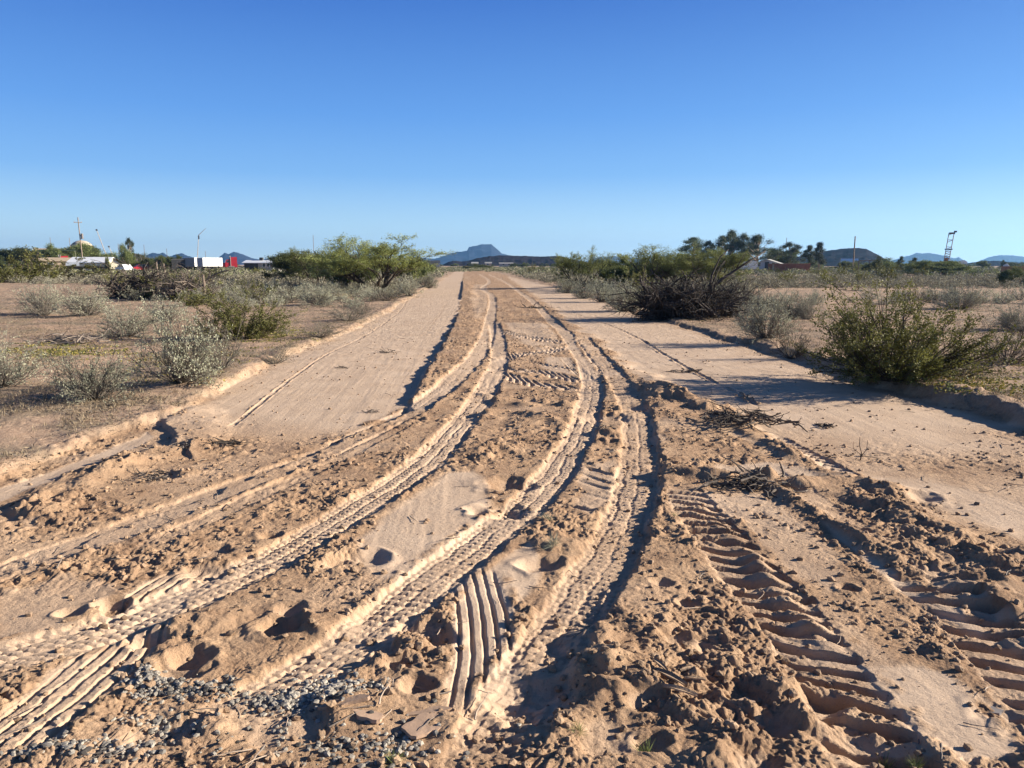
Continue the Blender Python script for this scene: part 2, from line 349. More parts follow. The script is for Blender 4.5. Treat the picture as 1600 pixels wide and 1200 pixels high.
# ------------------------------------------------------------------ materials
def mat(name, rgb=(.5,.5,.5), rough=.8, var=.15, scale=4.0, metal=0.0, spec=.3, bump=0.0, bscale=30.0, transl=0.0):
    m = bpy.data.materials.new(name); m.use_nodes = True
    nt = m.node_tree; N = nt.nodes; Lk = nt.links
    b = N['Principled BSDF']
    b.inputs['Roughness'].default_value = rough; b.inputs['Metallic'].default_value = metal
    b.inputs['Specular IOR Level'].default_value = spec
    tc = N.new('ShaderNodeTexCoord'); nz = N.new('ShaderNodeTexNoise'); nz.inputs['Scale'].default_value = scale; nz.inputs['Detail'].default_value = 4
    Lk.new(tc.outputs['Object'], nz.inputs['Vector'])
    oi = N.new('ShaderNodeObjectInfo')
    ad = N.new('ShaderNodeMath'); ad.operation = 'ADD'; Lk.new(nz.outputs['Fac'], ad.inputs[0])
    mu = N.new('ShaderNodeMath'); mu.operation = 'MULTIPLY_ADD'; Lk.new(oi.outputs['Random'], mu.inputs[0]); mu.inputs[1].default_value = .5; mu.inputs[2].default_value = -.25
    Lk.new(mu.outputs[0], ad.inputs[1])
    cr = N.new('ShaderNodeValToRGB'); Lk.new(ad.outputs[0], cr.inputs['Fac'])
    e = cr.color_ramp.elements
    e[0].position = .25; e[0].color = (*[c*(1-var*1.6) for c in rgb], 1)
    e[1].position = .75; e[1].color = (*[min(1, c*(1+var*1.6)) for c in rgb], 1)
    Lk.new(cr.outputs[0], b.inputs['Base Color'])
    if bump:
        n2 = N.new('ShaderNodeTexNoise'); n2.inputs['Scale'].default_value = bscale; n2.inputs['Detail'].default_value = 6
        Lk.new(tc.outputs['Object'], n2.inputs['Vector'])
        bp = N.new('ShaderNodeBump'); bp.inputs['Strength'].default_value = bump; bp.inputs['Distance'].default_value = .02
        Lk.new(n2.outputs['Fac'], bp.inputs['Height']); Lk.new(bp.outputs[0], b.inputs['Normal'])
    if transl:
        t = N.new('ShaderNodeBsdfTranslucent'); Lk.new(cr.outputs[0], t.inputs['Color'])
        mx = N.new('ShaderNodeMixShader'); mx.inputs[0].default_value = transl
        Lk.new(b.outputs[0], mx.inputs[1]); Lk.new(t.outputs[0], mx.inputs[2])
        Lk.new(mx.outputs[0], N['Material Output'].inputs['Surface'])
    return m

def ground_material():
    m = bpy.data.materials.new('desert_ground'); m.use_nodes = True
    nt = m.node_tree; N = nt.nodes; Lk = nt.links; b = N['Principled BSDF']
    b.inputs['Roughness'].default_value = .95; b.inputs['Specular IOR Level'].default_value = .12
    tc = N.new('ShaderNodeTexCoord')
    def nz(s, d=5, r=.6):
        n = N.new('ShaderNodeTexNoise'); n.inputs['Scale'].default_value = s; n.inputs['Detail'].default_value = d; n.inputs['Roughness'].default_value = r
        Lk.new(tc.outputs['Object'], n.inputs['Vector']); return n.outputs['Fac']
    def ramp(f, p0, c0, p1, c1):
        r = N.new('ShaderNodeValToRGB'); Lk.new(f, r.inputs[0]); e = r.color_ramp.elements
        e[0].position, e[0].color, e[1].position, e[1].color = p0, (*c0, 1), p1, (*c1, 1); return r.outputs[0]
    def mix(f, a, c, mode='MIX'):
        r = N.new('ShaderNodeMix'); r.data_type = 'RGBA'; r.blend_type = mode
        if isinstance(f, (int, float)): r.inputs[0].default_value = f
        else: Lk.new(f, r.inputs[0])
        Lk.new(a, r.inputs[6]); Lk.new(c, r.inputs[7]); return r.outputs[2]
    def attr(n):
        a = N.new('ShaderNodeAttribute'); a.attribute_name = n; return a.outputs['Fac']
    packed = ramp(nz(2.2, 8), .3, (.42,.305,.215), .7, (.51,.385,.28))
    loose = mix(ramp(nz(1.7, 8, .7), .47, (0,0,0), .62, (.8,.8,.8)), ramp(nz(5, 9), .3, (.31,.195,.118), .7, (.43,.29,.182)), ramp(nz(16, 6), .3, (.19,.115,.07), .7, (.28,.18,.115)))
    road = mix(attr('churn'), packed, loose)
    litter = ramp(nz(38, 8, .75), .40, (.14,.108,.075), .62, (.36,.28,.195))
    bare = ramp(nz(14, 9, .7), .36, (.30,.20,.135), .64, (.42,.30,.212))
    wildc = mix(ramp(nz(.9, 6), .38, (0,0,0), .54, (1,1,1)), litter, bare)
    c = mix(attr('wild'), road, wildc)
    sp = ramp(nz(120, 3, .6), .30, (.62,.58,.55), .42, (1,1,1))
    c = mix(.55, c, sp, 'MULTIPLY')
    Lk.new(c, b.inputs['Base Color'])
    b1 = N.new('ShaderNodeBump'); b1.inputs['Distance'].default_value = .018
    st = N.new('ShaderNodeMapRange'); Lk.new(attr('churn'), st.inputs[0]); st.inputs[3].default_value = .42; st.inputs[4].default_value = .95
    ad = N.new('ShaderNodeMath'); ad.operation = 'ADD'; ad.use_clamp = True
    wm = N.new('ShaderNodeMath'); wm.operation = 'MULTIPLY'; wm.inputs[1].default_value = .7; Lk.new(attr('wild'), wm.inputs[0])
    Lk.new(st.outputs[0], ad.inputs[0]); Lk.new(wm.outputs[0], ad.inputs[1]); Lk.new(ad.outputs[0], b1.inputs['Strength'])
    Lk.new(nz(46, 9, .72), b1.inputs['Height'])
    b2 = N.new('ShaderNodeBump'); b2.inputs['Distance'].default_value = .15; b2.inputs['Strength'].default_value = .35
    Lk.new(nz(7, 6, .65), b2.inputs['Height'])
    # the coarse bump only where the mesh is coarse
    sd = N.new('ShaderNodeMath'); sd.operation = 'MULTIPLY'; Lk.new(attr('coarse'), sd.inputs[0]); Lk.new(ad.outputs[0], sd.inputs[1]); Lk.new(sd.outputs[0], b2.inputs['Strength'])
    Lk.new(b1.outputs[0], b2.inputs['Normal']); Lk.new(b2.outputs[0], b.inputs['Normal'])
    return m
GROUND = ground_material()

# ------------------------------------------------------------------ ground
def new_mesh(name, V, quads=None, tris=None, smooth=False, mats=(), midx=None):
    me = bpy.data.meshes.new(name)
    V = np.asarray(V, np.float32)
    me.vertices.add(len(V)); me.vertices.foreach_set('co', V.ravel())
    fs = []; tot = []
    for f, n in ((quads, 4), (tris, 3)):
        if f is not None and len(f):
            f = np.asarray(f, np.int32); fs.append(f.ravel()); tot.append(np.full(len(f), n, np.int32))
    li = np.concatenate(fs); lt = np.concatenate(tot)
    me.loops.add(len(li)); me.loops.foreach_set('vertex_index', li)
    me.polygons.add(len(lt))
    me.polygons.foreach_set('loop_start', np.concatenate([[0], np.cumsum(lt)[:-1]]).astype(np.int32))
    if midx is not None: me.polygons.foreach_set('material_index', np.asarray(midx, np.int32))
    for m in mats: me.materials.append(m)
    me.update(calc_edges=True)
    me.polygons.foreach_set('use_smooth', np.full(len(lt), smooth))
    return me
def put(name, me, parent=None, loc=(0,0,0), rotz=0.0, scale=(1,1,1)):
    o = bpy.data.objects.new(name, me); col.objects.link(o)
    if parent: o.parent = parent
    o.location = loc; o.rotation_euler = (0, 0, rotz); o.scale = scale
    return o
def tag(o, label=None, cat=None, group=None, kind=None):
    if label: o['label'] = label
    if cat: o['category'] = cat
    if group: o['group'] = group
    if kind: o['kind'] = kind
    return o

QUICK = False
def build_ground():
    nr, nc = (700, 1200) if QUICK else (1000, 1600)
    r0 = np.linspace(.9, 2.05, 40, endpoint=False)
    r1 = 1/np.linspace(1/2.05, 1/70., nr)
    r2 = np.geomspace(70, 4400, 60)[1:]
    ys = np.concatenate([r0, r1, r2]); u = np.linspace(-1, 1, nc)
    Y = np.repeat(ys[:, None], nc, 1)
    X = np.where(u < 0, u*(.70*Y+1.3), u*(.88*Y+1.3))
    dx = (1.58*Y+2.6)/nc; dy = np.gradient(ys)[:, None]*np.ones_like(Y)
    res = np.maximum(dx, np.minimum(dy, 3*dx)*.55)
    x, y, r = X.ravel(), Y.ravel(), res.ravel()
    h, wild, R = land(x, y, r)
    n = len(ys)
    i = (np.arange(n-1)[:, None]*nc+np.arange(nc-1)[None, :]).ravel()
    q = np.stack([i, i+1, i+nc+1, i+nc], 1)
    V = np.stack([x, y, h], 1)
    # the plain around and behind, a little lower so that it never cuts the surface
    k = len(V)
    S = 4400
    V = np.concatenate([V, [(-S,-900,-.3),(S,-900,-.3),(S,S,-.3),(-S,S,-.3)]])
    q = np.concatenate([q, [(k, k+1, k+2, k+3)]])
    me = new_mesh('ground', V, q, smooth=True, mats=[GROUND])
    for nm, a, e in (('wild', wild, 1.0), ('churn', np.clip(R*1.2, 0, 1), 0.0), ('coarse', np.clip((y-7)/12, 0, 1), 1.0)):
        at = me.attributes.new(nm, 'FLOAT', 'POINT')
        at.data.foreach_set('value', np.concatenate([a, np.full(4, e)]).astype(np.float32))
    return tag(put('ground', me), kind='structure')
build_ground()

# ------------------------------------------------------------------ mesh collector
class MB:
    def __init__(s): s.v = []; s.q = []; s.t = []; s.n = 0
    def add(s, V, quads=(), tris=()):
        b = s.n; s.v.append(np.asarray(V, float).reshape(-1, 3)); s.n += len(s.v[-1])
        if len(quads): s.q.append(np.asarray(quads, np.int64)+b)
        if len(tris): s.t.append(np.asarray(tris, np.int64)+b)
        return s
    def box(s, x0, x1, y0, y1, z0, z1, M=None):
        V = np.array([(x, y, z) for z in (z0, z1) for y in (y0, y1) for x in (x0, x1)], float)
        if M is not None: V = V @ M[:3, :3].T+M[:3, 3]
        return s.add(V, [(0,2,3,1),(4,5,7,6),(0,1,5,4),(2,6,7,3),(0,4,6,2),(1,3,7,5)])
    def tube(s, P, R, n=5, cap=True):
        P = np.asarray(P, float); k = len(P); R = np.broadcast_to(R, (k,))
        T = np.gradient(P, axis=0); T /= np.linalg.norm(T, axis=1)[:, None]+1e-9
        a = np.array([0, 0, 1.0]) if abs(T[0][2]) < .8 else np.array([1.0, 0, 0])
        U = np.cross(T, a); U /= np.linalg.norm(U, axis=1)[:, None]+1e-9; W = np.cross(T, U)
        th = np.arange(n)*2*math.pi/n
        V = P[:, None]+R[:, None, None]*(U[:, None]*np.cos(th)[None, :, None]+W[:, None]*np.sin(th)[None, :, None])
        i = np.arange(k-1)[:, None]*n; j = np.arange(n)[None]; jn = (j+1) % n
        q = np.stack([i+j, i+jn, i+n+jn, i+n+j], -1).reshape(-1, 4)
        tr = []
        if cap and n > 3:
            tr = [(0, m+1, m) for m in range(1, n-1)]+[((k-1)*n, (k-1)*n+m, (k-1)*n+m+1) for m in range(1, n-1)]
        elif cap: tr = [(0, 2, 1), ((k-1)*n, (k-1)*n+1, (k-1)*n+2)]
        return s.add(V.reshape(-1, 3), q, tr)
    def prism(s, pts, y0, y1, M=None):
        """outline in x,z pushed out from y0 to y1"""
        n = len(pts)
        V = np.array([(a, y0, b) for a, b in pts]+[(a, y1, b) for a, b in pts]+[(sum(p[0] for p in pts)/n, y0, sum(p[1] for p in pts)/n), (sum(p[0] for p in pts)/n, y1, sum(p[1] for p in pts)/n)], float)
        if M is not None: V = V @ M[:3, :3].T+M[:3, 3]
        q = [(i, (i+1) % n, n+(i+1) % n, n+i) for i in range(n)]
        t = [(2*n, (i+1) % n, i) for i in range(n)]+[(2*n+1, n+i, n+(i+1) % n) for i in range(n)]
        return s.add(V, q, t)
    def wheel(s, x, y, z, r, w, n=14):
        return s.tube([(x, y-w/2, z), (x, y+w/2, z)], [r, r], n)
    def leaves(s, C, D, size, seed=0, flat=0.0, aspect=.5):
        """one small blade per centre C, lying roughly along D"""
        r = np.random.default_rng(seed); n = len(C); C = np.asarray(C, float); D = np.asarray(D, float)
        D = D+r.normal(size=(n, 3))*.55; D /= np.linalg.norm(D, axis=1)[:, None]+1e-9
        U = np.cross(D, r.normal(size=(n, 3))); U /= np.linalg.norm(U, axis=1)[:, None]+1e-9
        L = size*r.uniform(.6, 1.4, n)[:, None]; w = L*aspect*.5
        V = np.stack([C-U*w*.4, C+D*L*.5-U*w, C+D*L, C+D*L*.5+U*w], 1).reshape(-1, 3)
        return s.add(V, np.arange(4*n).reshape(-1, 4))
    def mesh(s, name, mats, smooth=False, midx=None):
        V = np.concatenate(s.v)
        q = np.concatenate(s.q) if s.q else None; t = np.concatenate(s.t) if s.t else None
        return new_mesh(name, V, q, t, smooth, mats if isinstance(mats, (list, tuple)) else [mats], midx)

def clump_tree(seed, n=16, wide=.36, low=.25, leaf=.022, per=900):
    """upright trunk whose limbs end in separate leafy clumps (unit height)"""
    r = np.random.default_rng(seed); W = MB(); G = MB(); C = []; D = []
    T = np.array([(0, 0, -.02), (.01, 0, .2), (-.015, .01, .45), (.01, 0, .7)]); W.tube(T, [.028, .022, .015, .008], 6)
    for i in range(n):
        z = low+.1+(.88-low)*((i+.5)/n); env = wide*math.sin(min(1, (z-low+.12)/(1.08-low))*math.pi)**.6
        a = r.uniform(0, 6.28); q = env*r.uniform(.35, 1)
        c = np.array([q*math.cos(a), q*math.sin(a), z]); t = max(.1, z-.22-q*.3)
        b = np.array([np.interp(t, T[:, 2], T[:, 0]), np.interp(t, T[:, 2], T[:, 1]), min(t, .68)])
        m_ = (b+c)/2+r.normal(size=3)*.02-np.array([0, 0, .02]); W.tube([b, m_, c], [.010, .007, .003], 5, False)
        rad = r.uniform(.07, .13)*(1.2-.4*z); k = int(per*r.uniform(.5, 1.2)); d = r.normal(size=(k, 3)); d /= np.linalg.norm(d, axis=1)[:, None]
        rr = rad*r.uniform(.3, 1.15, k)[:, None]*(1+.35*np.sin(d[:, :1]*7+seed)); C.append(c+d*rr*np.array([1, 1, .8])); D.append(d*.4-np.array([0, 0, .8]))
    G.leaves(np.concatenate(C), np.concatenate(D), leaf, seed, aspect=.4)
    w = np.concatenate(G.v); return W, G, float(np.percentile(np.abs(w[:, :2]), 97))*2
def two(name, A, B, ma, mb):
    """twigs and leaves of a far shrub joined into one mesh with two materials"""
    C = MB(); qn = []
    for k, m in enumerate((A, B)):
        if not m.v: continue
        V = np.concatenate(m.v)
        q = np.concatenate(m.q) if m.q else np.zeros((0, 4), int)
        t = np.concatenate(m.t) if m.t else np.zeros((0, 3), int)
        C.add(V, q, t); qn.append((len(q), len(t), k))
    mi = [k for nq, nt, k in qn for _ in range(nq)]+[k for nq, nt, k in qn for _ in range(nt)]
    return C.mesh(name, [ma, mb], midx=mi)

M_BURS = mat('bursage_leaf', (.36,.365,.26), .9, .22, 3, transl=.15)
M_BURS2 = mat('bursage_leaf_dull', (.20,.185,.13), .9, .22, 3, transl=.15)
M_TWIG = mat('grey_twig', (.15,.13,.105), .9, .25, 6)
M_DARKTWIG = mat('dark_twig', (.085,.068,.055), .9, .3, 6)
M_BLACKTWIG = mat('blackish_twig', (.05,.04,.034), .9, .3, 6)  # near-black brown for the big brush heap and its limb
M_DEAD = mat('dead_branch', (.13,.105,.085), .9, .45, 5, bump=.4)
M_CREO = mat('creosote_leaf', (.125,.125,.034), .7, .3, 3, transl=.25)
M_VERDE = mat('palo_verde_leaf', (.21,.235,.075), .7, .25, 2, transl=.3)
M_MESQ = mat('mesquite_leaf', (.105,.125,.042), .7, .3, 2, transl=.25)
M_EUC = mat('gum_leaf', (.065,.085,.045), .7, .35, 1, transl=.2)
M_TRUNK = mat('dark_trunk', (.07,.055,.042), .9, .3, 5, bump=.5)
M_PTRUNK = mat('pale_trunk', (.26,.20,.15), .9, .25, 4, bump=.4)
M_GREEN = mat('weed_leaf', (.14,.17,.05), .8, .3, 5, transl=.2)

# ------------------------------------------------------------------ shrubs (unit size: radius about 0.5, height about 0.6)
def bend(p, d, L, n, r, up=.0, wob=.18):
    P = [np.array(p, float)]; d = np.array(d, float); d /= np.linalg.norm(d)
    for i in range(n):
        d = d+r.normal(size=3)*wob+np.array([0, 0, up]); d /= np.linalg.norm(d)
        P.append(P[-1]+d*L/n)
    return np.array(P), d

def shrub(seed, stems=80, twigs=6, leaves=3600, lsize=.022, spread=1.0, wr=.0035, leafy=.45, sparse=0.0, up=.05, clump=.0):
    r = np.random.default_rng(seed); W = MB(); G = MB(); C = []; D = []
    lobes = [(r.uniform(0, 6.28), r.uniform(.75, 1.15)) for _ in range(6)]
    for i in range(stems):
        th = r.uniform(0, 2*math.pi); el = math.acos(r.uniform(.05, .98))*spread
        k = 1.0+.22*math.cos(th*3+seed)+.15*math.sin(th*5+el*4+seed*2)
        L = (.50+.10*math.cos(el))*k*r.uniform(.75, 1.1)
        d = (math.sin(el)*math.cos(th), math.sin(el)*math.sin(th), math.cos(el)+.12)
        p0 = (.05*math.cos(th)*r.random(), .05*math.sin(th)*r.random(), -.01)
        P, dd = bend(p0, d, L, 5, r, up)
        W.tube(P, np.linspace(wr*1.6, wr*.6, 6), 3, False)
        for j in range(twigs):
            f = r.uniform(.35, .98)*5; a = int(f); b = P[a]+(P[min(a+1, 5)]-P[a])*(f-a)
            Q, qd = bend(b, dd+r.normal(size=3)*.65, L*r.uniform(.18, .38), 3, r, up)
            W.tube(Q, np.linspace(wr*.8, wr*.4, 4), 3, False)
            for _ in range(max(1, int(leaves/stems/twigs))):
                g = r.uniform(0, 1)**.7*3; a2 = min(int(g), 2)
                c = Q[a2]+(Q[a2+1]-Q[a2])*(g-a2)
                rr = np.linalg.norm(c*(1, 1, .9))
                if r.random() < sparse or rr < leafy*.55*r.uniform(.6, 1.3): continue
                C.append(c+r.normal(size=3)*lsize*.5); D.append(qd)
    if C: G.leaves(C, D, lsize, seed)
    return W, G

def creosote(seed, stems=46, leaves=9000, lsize=.020, dense=0.0):
    """fan of slender stems leaning outwards, small olive leaves towards the ends"""
    r = np.random.default_rng(seed); W = MB(); G = MB(); C = []; D = []
    for i in range(stems):
        th = r.uniform(0, 2*math.pi); el = r.uniform(.05, 1.0)**.8*1.45
        L = r.uniform(.45, .72)*(1-.12*el)*(1+.15*math.sin(th*3+seed))
        d = (math.sin(el)*math.cos(th), math.sin(el)*math.sin(th), math.cos(el)+.1)
        P, dd = bend((.05*math.cos(th), .05*math.sin(th), -.02), d, L, 7, r, .03, .10)
        W.tube(P, np.linspace(.0055, .0013, 8), 4, False)
        for j in range(9):
            f = r.uniform(.12, 1)*7; a = min(int(f), 6); b = P[a]+(P[a+1]-P[a])*(f-a)
            Q, qd = bend(b, dd+r.normal(size=3)*.45, L*r.uniform(.14, .34), 4, r, .05, .16)
            W.tube(Q, np.linspace(.0022, .0009, 5), 3, False)
            if r.random() < .2-dense: continue
            for _ in range(int(leaves/stems/9)):
                g = r.uniform(.3, 1)*4; a2 = min(int(g), 3); c = Q[a2]+(Q[a2+1]-Q[a2])*(g-a2)
                C.append(c+r.normal(size=3)*.012); D.append(qd)
    G.leaves(C, D, lsize, seed, aspect=.7)
    return W, G

def dead_pile(seed, n=130, rad=.006):
    """heap of tangled arching branches"""
    r = np.random.default_rng(seed); W = MB()
    for i in range(n):
        th = r.uniform(0, 6.28); rr = r.uniform(0, .42)
        p = np.array([rr*math.cos(th), rr*math.sin(th), r.uniform(-.02, .18)])
        a = r.uniform(0, 6.28); el = r.uniform(.1, 1.25)
        P, d = bend(p, (math.cos(a)*math.cos(el), math.sin(a)*math.cos(el), math.sin(el)), r.uniform(.25, .6), 7, r, -.09, .25)
        P[:, 2] = np.maximum(P[:, 2], .0)
        R0 = rad*r.uniform(.5, 1.6)*(2.2 if r.random() < .08 else 1)
        W.tube(P, np.linspace(R0, R0*.3, 8), 4, False)
        for j in range(5):
            b = P[r.integers(2, 7)]
            Q, _ = bend(b, d+r.normal(size=3)*.8, r.uniform(.1, .25), 4, r, -.03, .3)
            Q[:, 2] = np.maximum(Q[:, 2], .0)
            W.tube(Q, np.linspace(R0*.4, R0*.12, 5), 3, False)
            for m in range(2):
                S, _ = bend(Q[r.integers(1, 4)], r.normal(size=3), r.uniform(.05, .12), 3, r, 0, .3)
                W.tube(S, np.linspace(R0*.18, R0*.08, 4), 3, False)
    return W

def tree_mesh(seed, H=4.0, spread=.8, trunks=4, depth=4, leaf=.06, per=26, r0=.07, up=.12, wide=.5, low=.35, aspect=.45, droop=0.0, ball=0.16, fork=3):
    r = np.random.default_rng(seed); W = MB(); G = MB(); C = []; D = []
    def grow(p, d, L, rad, lev):
        P, dd = bend(p, d, L, 5, r, up*(.6 if lev else 1)-droop*(lev > 1), .13)
        W.tube(P, np.linspace(rad, rad*.55, 6), 6 if lev < 2 else 3, False)
        if lev >= depth-1:
            n = max(2, int(per*r.uniform(.3, 1.6)))
            f = r.uniform(.1, 1.05, n)*5; a = np.clip(f.astype(int), 0, 4)
            c = P[a]+(P[a+1]-P[a])*(f-a)[:, None]+r.normal(size=(n, 3))*ball*L
            C.append(c); D.append(np.repeat((dd-np.array([0, 0, droop*3]))[None], n, 0))
        if lev < depth:
            for _ in range(fork if lev else fork):
                k = r.integers(2, 6); a = dd+r.normal(size=3)*wide
                grow(P[k], a, L*r.uniform(.55, .8), rad*.55, lev+1)
    for i in range(trunks):
        th = i*6.283/trunks+r.uniform(-.5, .5); s = spread*r.uniform(.5, 1.2)
        grow((.1*math.cos(th), .1*math.sin(th), -.05), (math.cos(th)*s, math.sin(th)*s, 1), H*low*r.uniform(.8, 1.15), r0*r.uniform(.7, 1.1), 0)
    G.leaves(np.concatenate(C), np.concatenate(D), leaf, seed, aspect=aspect)
    # bring to unit height
    z = float(np.percentile(np.concatenate(G.v)[:, 2], 98.5))
    for m in (W, G): m.v = [v/z for v in m.v]
    w = np.concatenate(G.v); return W, G, float(np.percentile(np.abs(w[:, :2]), 97))*2

B_HI = [shrub(s, 110, 8, 13000, .019, leafy=.75) for s in (1, 2, 3)]
B_WISP = [shrub(s, 60, 6, 2200, .018, sparse=.25) for s in (11, 12)]
B_MID = [shrub(s, 34, 5, 1900, .034, wr=.005, leafy=.65) for s in (21, 22, 23, 24)]
CR_HI = [creosote(31, 115, 40000, .0135, .1), creosote(32, 62, 19000, .016, .2)]
CR_MID = [creosote(s, 30, 5200, .026, .2) for s in (41, 42, 43)]
PV = [tree_mesh(s, 4, .85, 8, 4, .042, 52, .05, .13, .5, .34) for s in (51, 52)]
MQ = [tree_mesh(s, 3, 1.0, 7, 3, .065, 190, .05, .06, .6, .36, ball=.26) for s in (61, 62, 63)]
EU = [clump_tree(71, 15, .16, .2, .022, 800), clump_tree(72, 20, .30, .2, .02, 800)]
EU2 = [clump_tree(73, 30, .42, .12, .02, 750)]

def as_mesh(pair, nm, mw, ml): return (pair[0].mesh(nm+'_branches', mw), pair[1].mesh(nm+'_foliage', ml))
K = {
 'bursage': [as_mesh(p, 'bursage', M_TWIG, M_BURS) for p in B_HI],
 'wispy': [as_mesh(p, 'wispy', M_TWIG, M_BURS2) for p in B_WISP],
 'darkb': [as_mesh(p, 'darkb', M_DARKTWIG, M_BURS2) for p in B_WISP],
 'creosote': [as_mesh(p, 'creosote', M_DARKTWIG, M_CREO) for p in CR_HI],
 'creomid': [as_mesh(p, 'creosote_mid', M_DARKTWIG, M_CREO) for p in CR_MID],
 'verde': [as_mesh(p, 'verde', M_TRUNK, M_VERDE) for p in PV],
 'mesquite': [as_mesh(p, 'mesquite', M_TRUNK, M_MESQ) for p in MQ],
 'gum': [as_mesh(p, 'gum', M_PTRUNK, M_EUC) for p in EU+EU2],
}
WID = {'verde': [p[2] for p in PV], 'mesquite': [p[2] for p in MQ], 'gum': [p[2] for p in EU+EU2]}
NM = {'bursage': 'bursage_shrub', 'wispy': 'dry_shrub', 'darkb': 'dry_shrub', 'creosote': 'creosote_bush', 'creomid': 'creosote_bush', 'verde': 'palo_verde_tree', 'mesquite': 'mesquite_tree', 'gum': 'gum_tree'}
CT = {'bursage': 'shrub', 'wispy': 'shrub', 'darkb': 'shrub', 'creosote': 'bush', 'creomid': 'bush', 'verde': 'tree', 'mesquite': 'tree', 'gum': 'tree'}

def plant(kind, v, x, y, w, h, label, group=None, rot=None, z=None):
    """w: width in metres, h: height in metres"""
    W, G = K[kind][v % len(K[kind])]
    root = bpy.data.objects.new(NM[kind], None); col.objects.link(root); root.empty_display_size = .1
    if z is None: z = Z(x, y) if math.hypot(x, y) < 150 else .12
    root.location = (x, y, z-.01); root.rotation_euler = (0, 0, random.uniform(0, 6.28) if rot is None else rot)
    if kind in WID: k = (w/WID[kind][v % len(K[kind])],)*2+(h,)
    else: k = (w, w, h/.62)
    root.scale = k
    tag(root, label, CT[kind], group)
    tree = kind in WID
    put('trunk' if tree else 'branches', W, root); put('crown' if tree else 'foliage', G, root)
    return root
def plant_px(kind, v, px, py, wpx, hpx, label, group=None, **kw):
    x, y = gnd(px, py, .1); d = math.hypot(x, y)*1.0
    return plant(kind, v, x, y, wpx/F*d, hpx/F*d, label, group, **kw)

# ------------------------------------------------------------------ the shrubs and trees one can tell apart
SH = [
 ('bursage',0,148,620,100,66,'pale grey rounded shrub near the left roadside, casting a long shadow'),
 ('bursage',1,2,600,100,60,'pale grey shrub cut by the left edge of the photo'),
 ('bursage',2,280,600,118,96,'tall pale grey shrub, largest of the grey shrubs left of the road'),
 ('wispy',0,345,578,90,78,'thin wispy pale shrub just in front of the olive green bush'),
 ('bursage',1,200,523,72,46,'small domed grey shrub behind the flat heap of dead sticks'),
 ('bursage',0,262,500,55,32,'little grey-green shrub between the domed grey shrub and the olive bush'),
 ('bursage',2,70,490,55,42,'round grey shrub alone on the bare field at far left'),
 ('darkb',0,118,472,42,32,'back one of two touching grey shrubs on the bare left field'),
 ('bursage',1,138,492,62,36,'front one of two touching grey shrubs on the bare left field'),
 ('creosote',1,378,526,130,66,'dense olive green creosote bush standing among grey shrubs left of the road'),
 ('wispy',1,545,500,66,30,'low twiggy grey-brown shrub by the left edge of the road'),
 ('bursage',0,497,475,48,32,'small grey shrub in front of the yellow-green weeds left of the road'),
 ('darkb',1,448,466,42,26,'small very dark shrub in the scrub left of the leafy palo verde'),
 ('wispy',0,500,525,60,26,'low dead grey shrub beside the left bank of the road'),
 ('wispy',1,430,560,55,28,'flattened twiggy shrub below the olive bush'),
 ('bursage',2,640,461,38,26,'grey shrub at the road edge under the palo verde'),
 ('bursage',1,668,448,34,22,'small grey shrub at the left road edge near its far end'),
 ('darkb',0,602,470,60,22,'brown twiggy shrub at the foot of the palo verde'),
 ('bursage',0,1195,530,80,68,'tall grey shrub at the right road bank, left of the big creosote'),
 ('darkb',1,1238,553,56,62,'spiky leafless shrub between the tall grey shrub and the big creosote'),
 ('bursage',1,1232,496,44,32,'left one of a pair of small grey shrubs behind the tall grey shrub'),
 ('bursage',2,1262,497,42,32,'right one of a pair of small grey shrubs behind the tall grey shrub'),
 ('bursage',0,1198,484,46,26,'grey shrub on the sand right of the dead brush heap'),
 ('darkb',0,1572,572,100,62,'dark grey dense shrub at the right edge of the photo'),
 ('wispy',0,1500,592,90,48,'thin twiggy shrub against the right side of the big creosote'),
 ('bursage',2,1592,516,60,34,'grey shrub on the bare ground at the right edge of the photo'),
 ('bursage',1,1500,482,60,34,'grey shrub behind the right half of the big creosote'),
 ('creosote',0,1395,594,216,116,'largest creosote bush, spreading over the right road bank'),
 ('bursage',1,975,482,56,46,'grey-green shrub left of the dead brush heap at the right road edge'),
 ('bursage',2,938,468,42,32,'middle one of the grey shrubs lining the right road edge'),
 ('bursage',0,912,463,40,28,'grey shrub at the foot of the yellow-green tree right of the road'),
 ('bursage',1,886,455,34,24,'small grey shrub at the right road edge, nearest its far end'),
 ('wispy',1,1165,468,60,42,'wispy brown shrub touching the right end of the dead brush heap'),
 ('darkb',1,565,488,40,20,'tiny flattened dry shrub at the left road edge'),
 ('creomid',0,30,440,110,38,'broad olive bush at the far left end of the scrub line'),
 ('creomid',1,88,438,110,30,'dark olive bush in front of the red lorry cab'),
 ('creomid',2,330,440,70,18,'low olive bush behind the leafless brush on the left'),
 ('creomid',0,400,470,60,30,'yellowish olive bush right behind the dense creosote bush'),
 ('creomid',1,303,476,60,24,'olive shrub mixed with the leafless brush heap'),
]
for k, v, px, py, w, h, lb in SH: plant_px(k, v, px, py, w*1.0, h*1.0, lb)
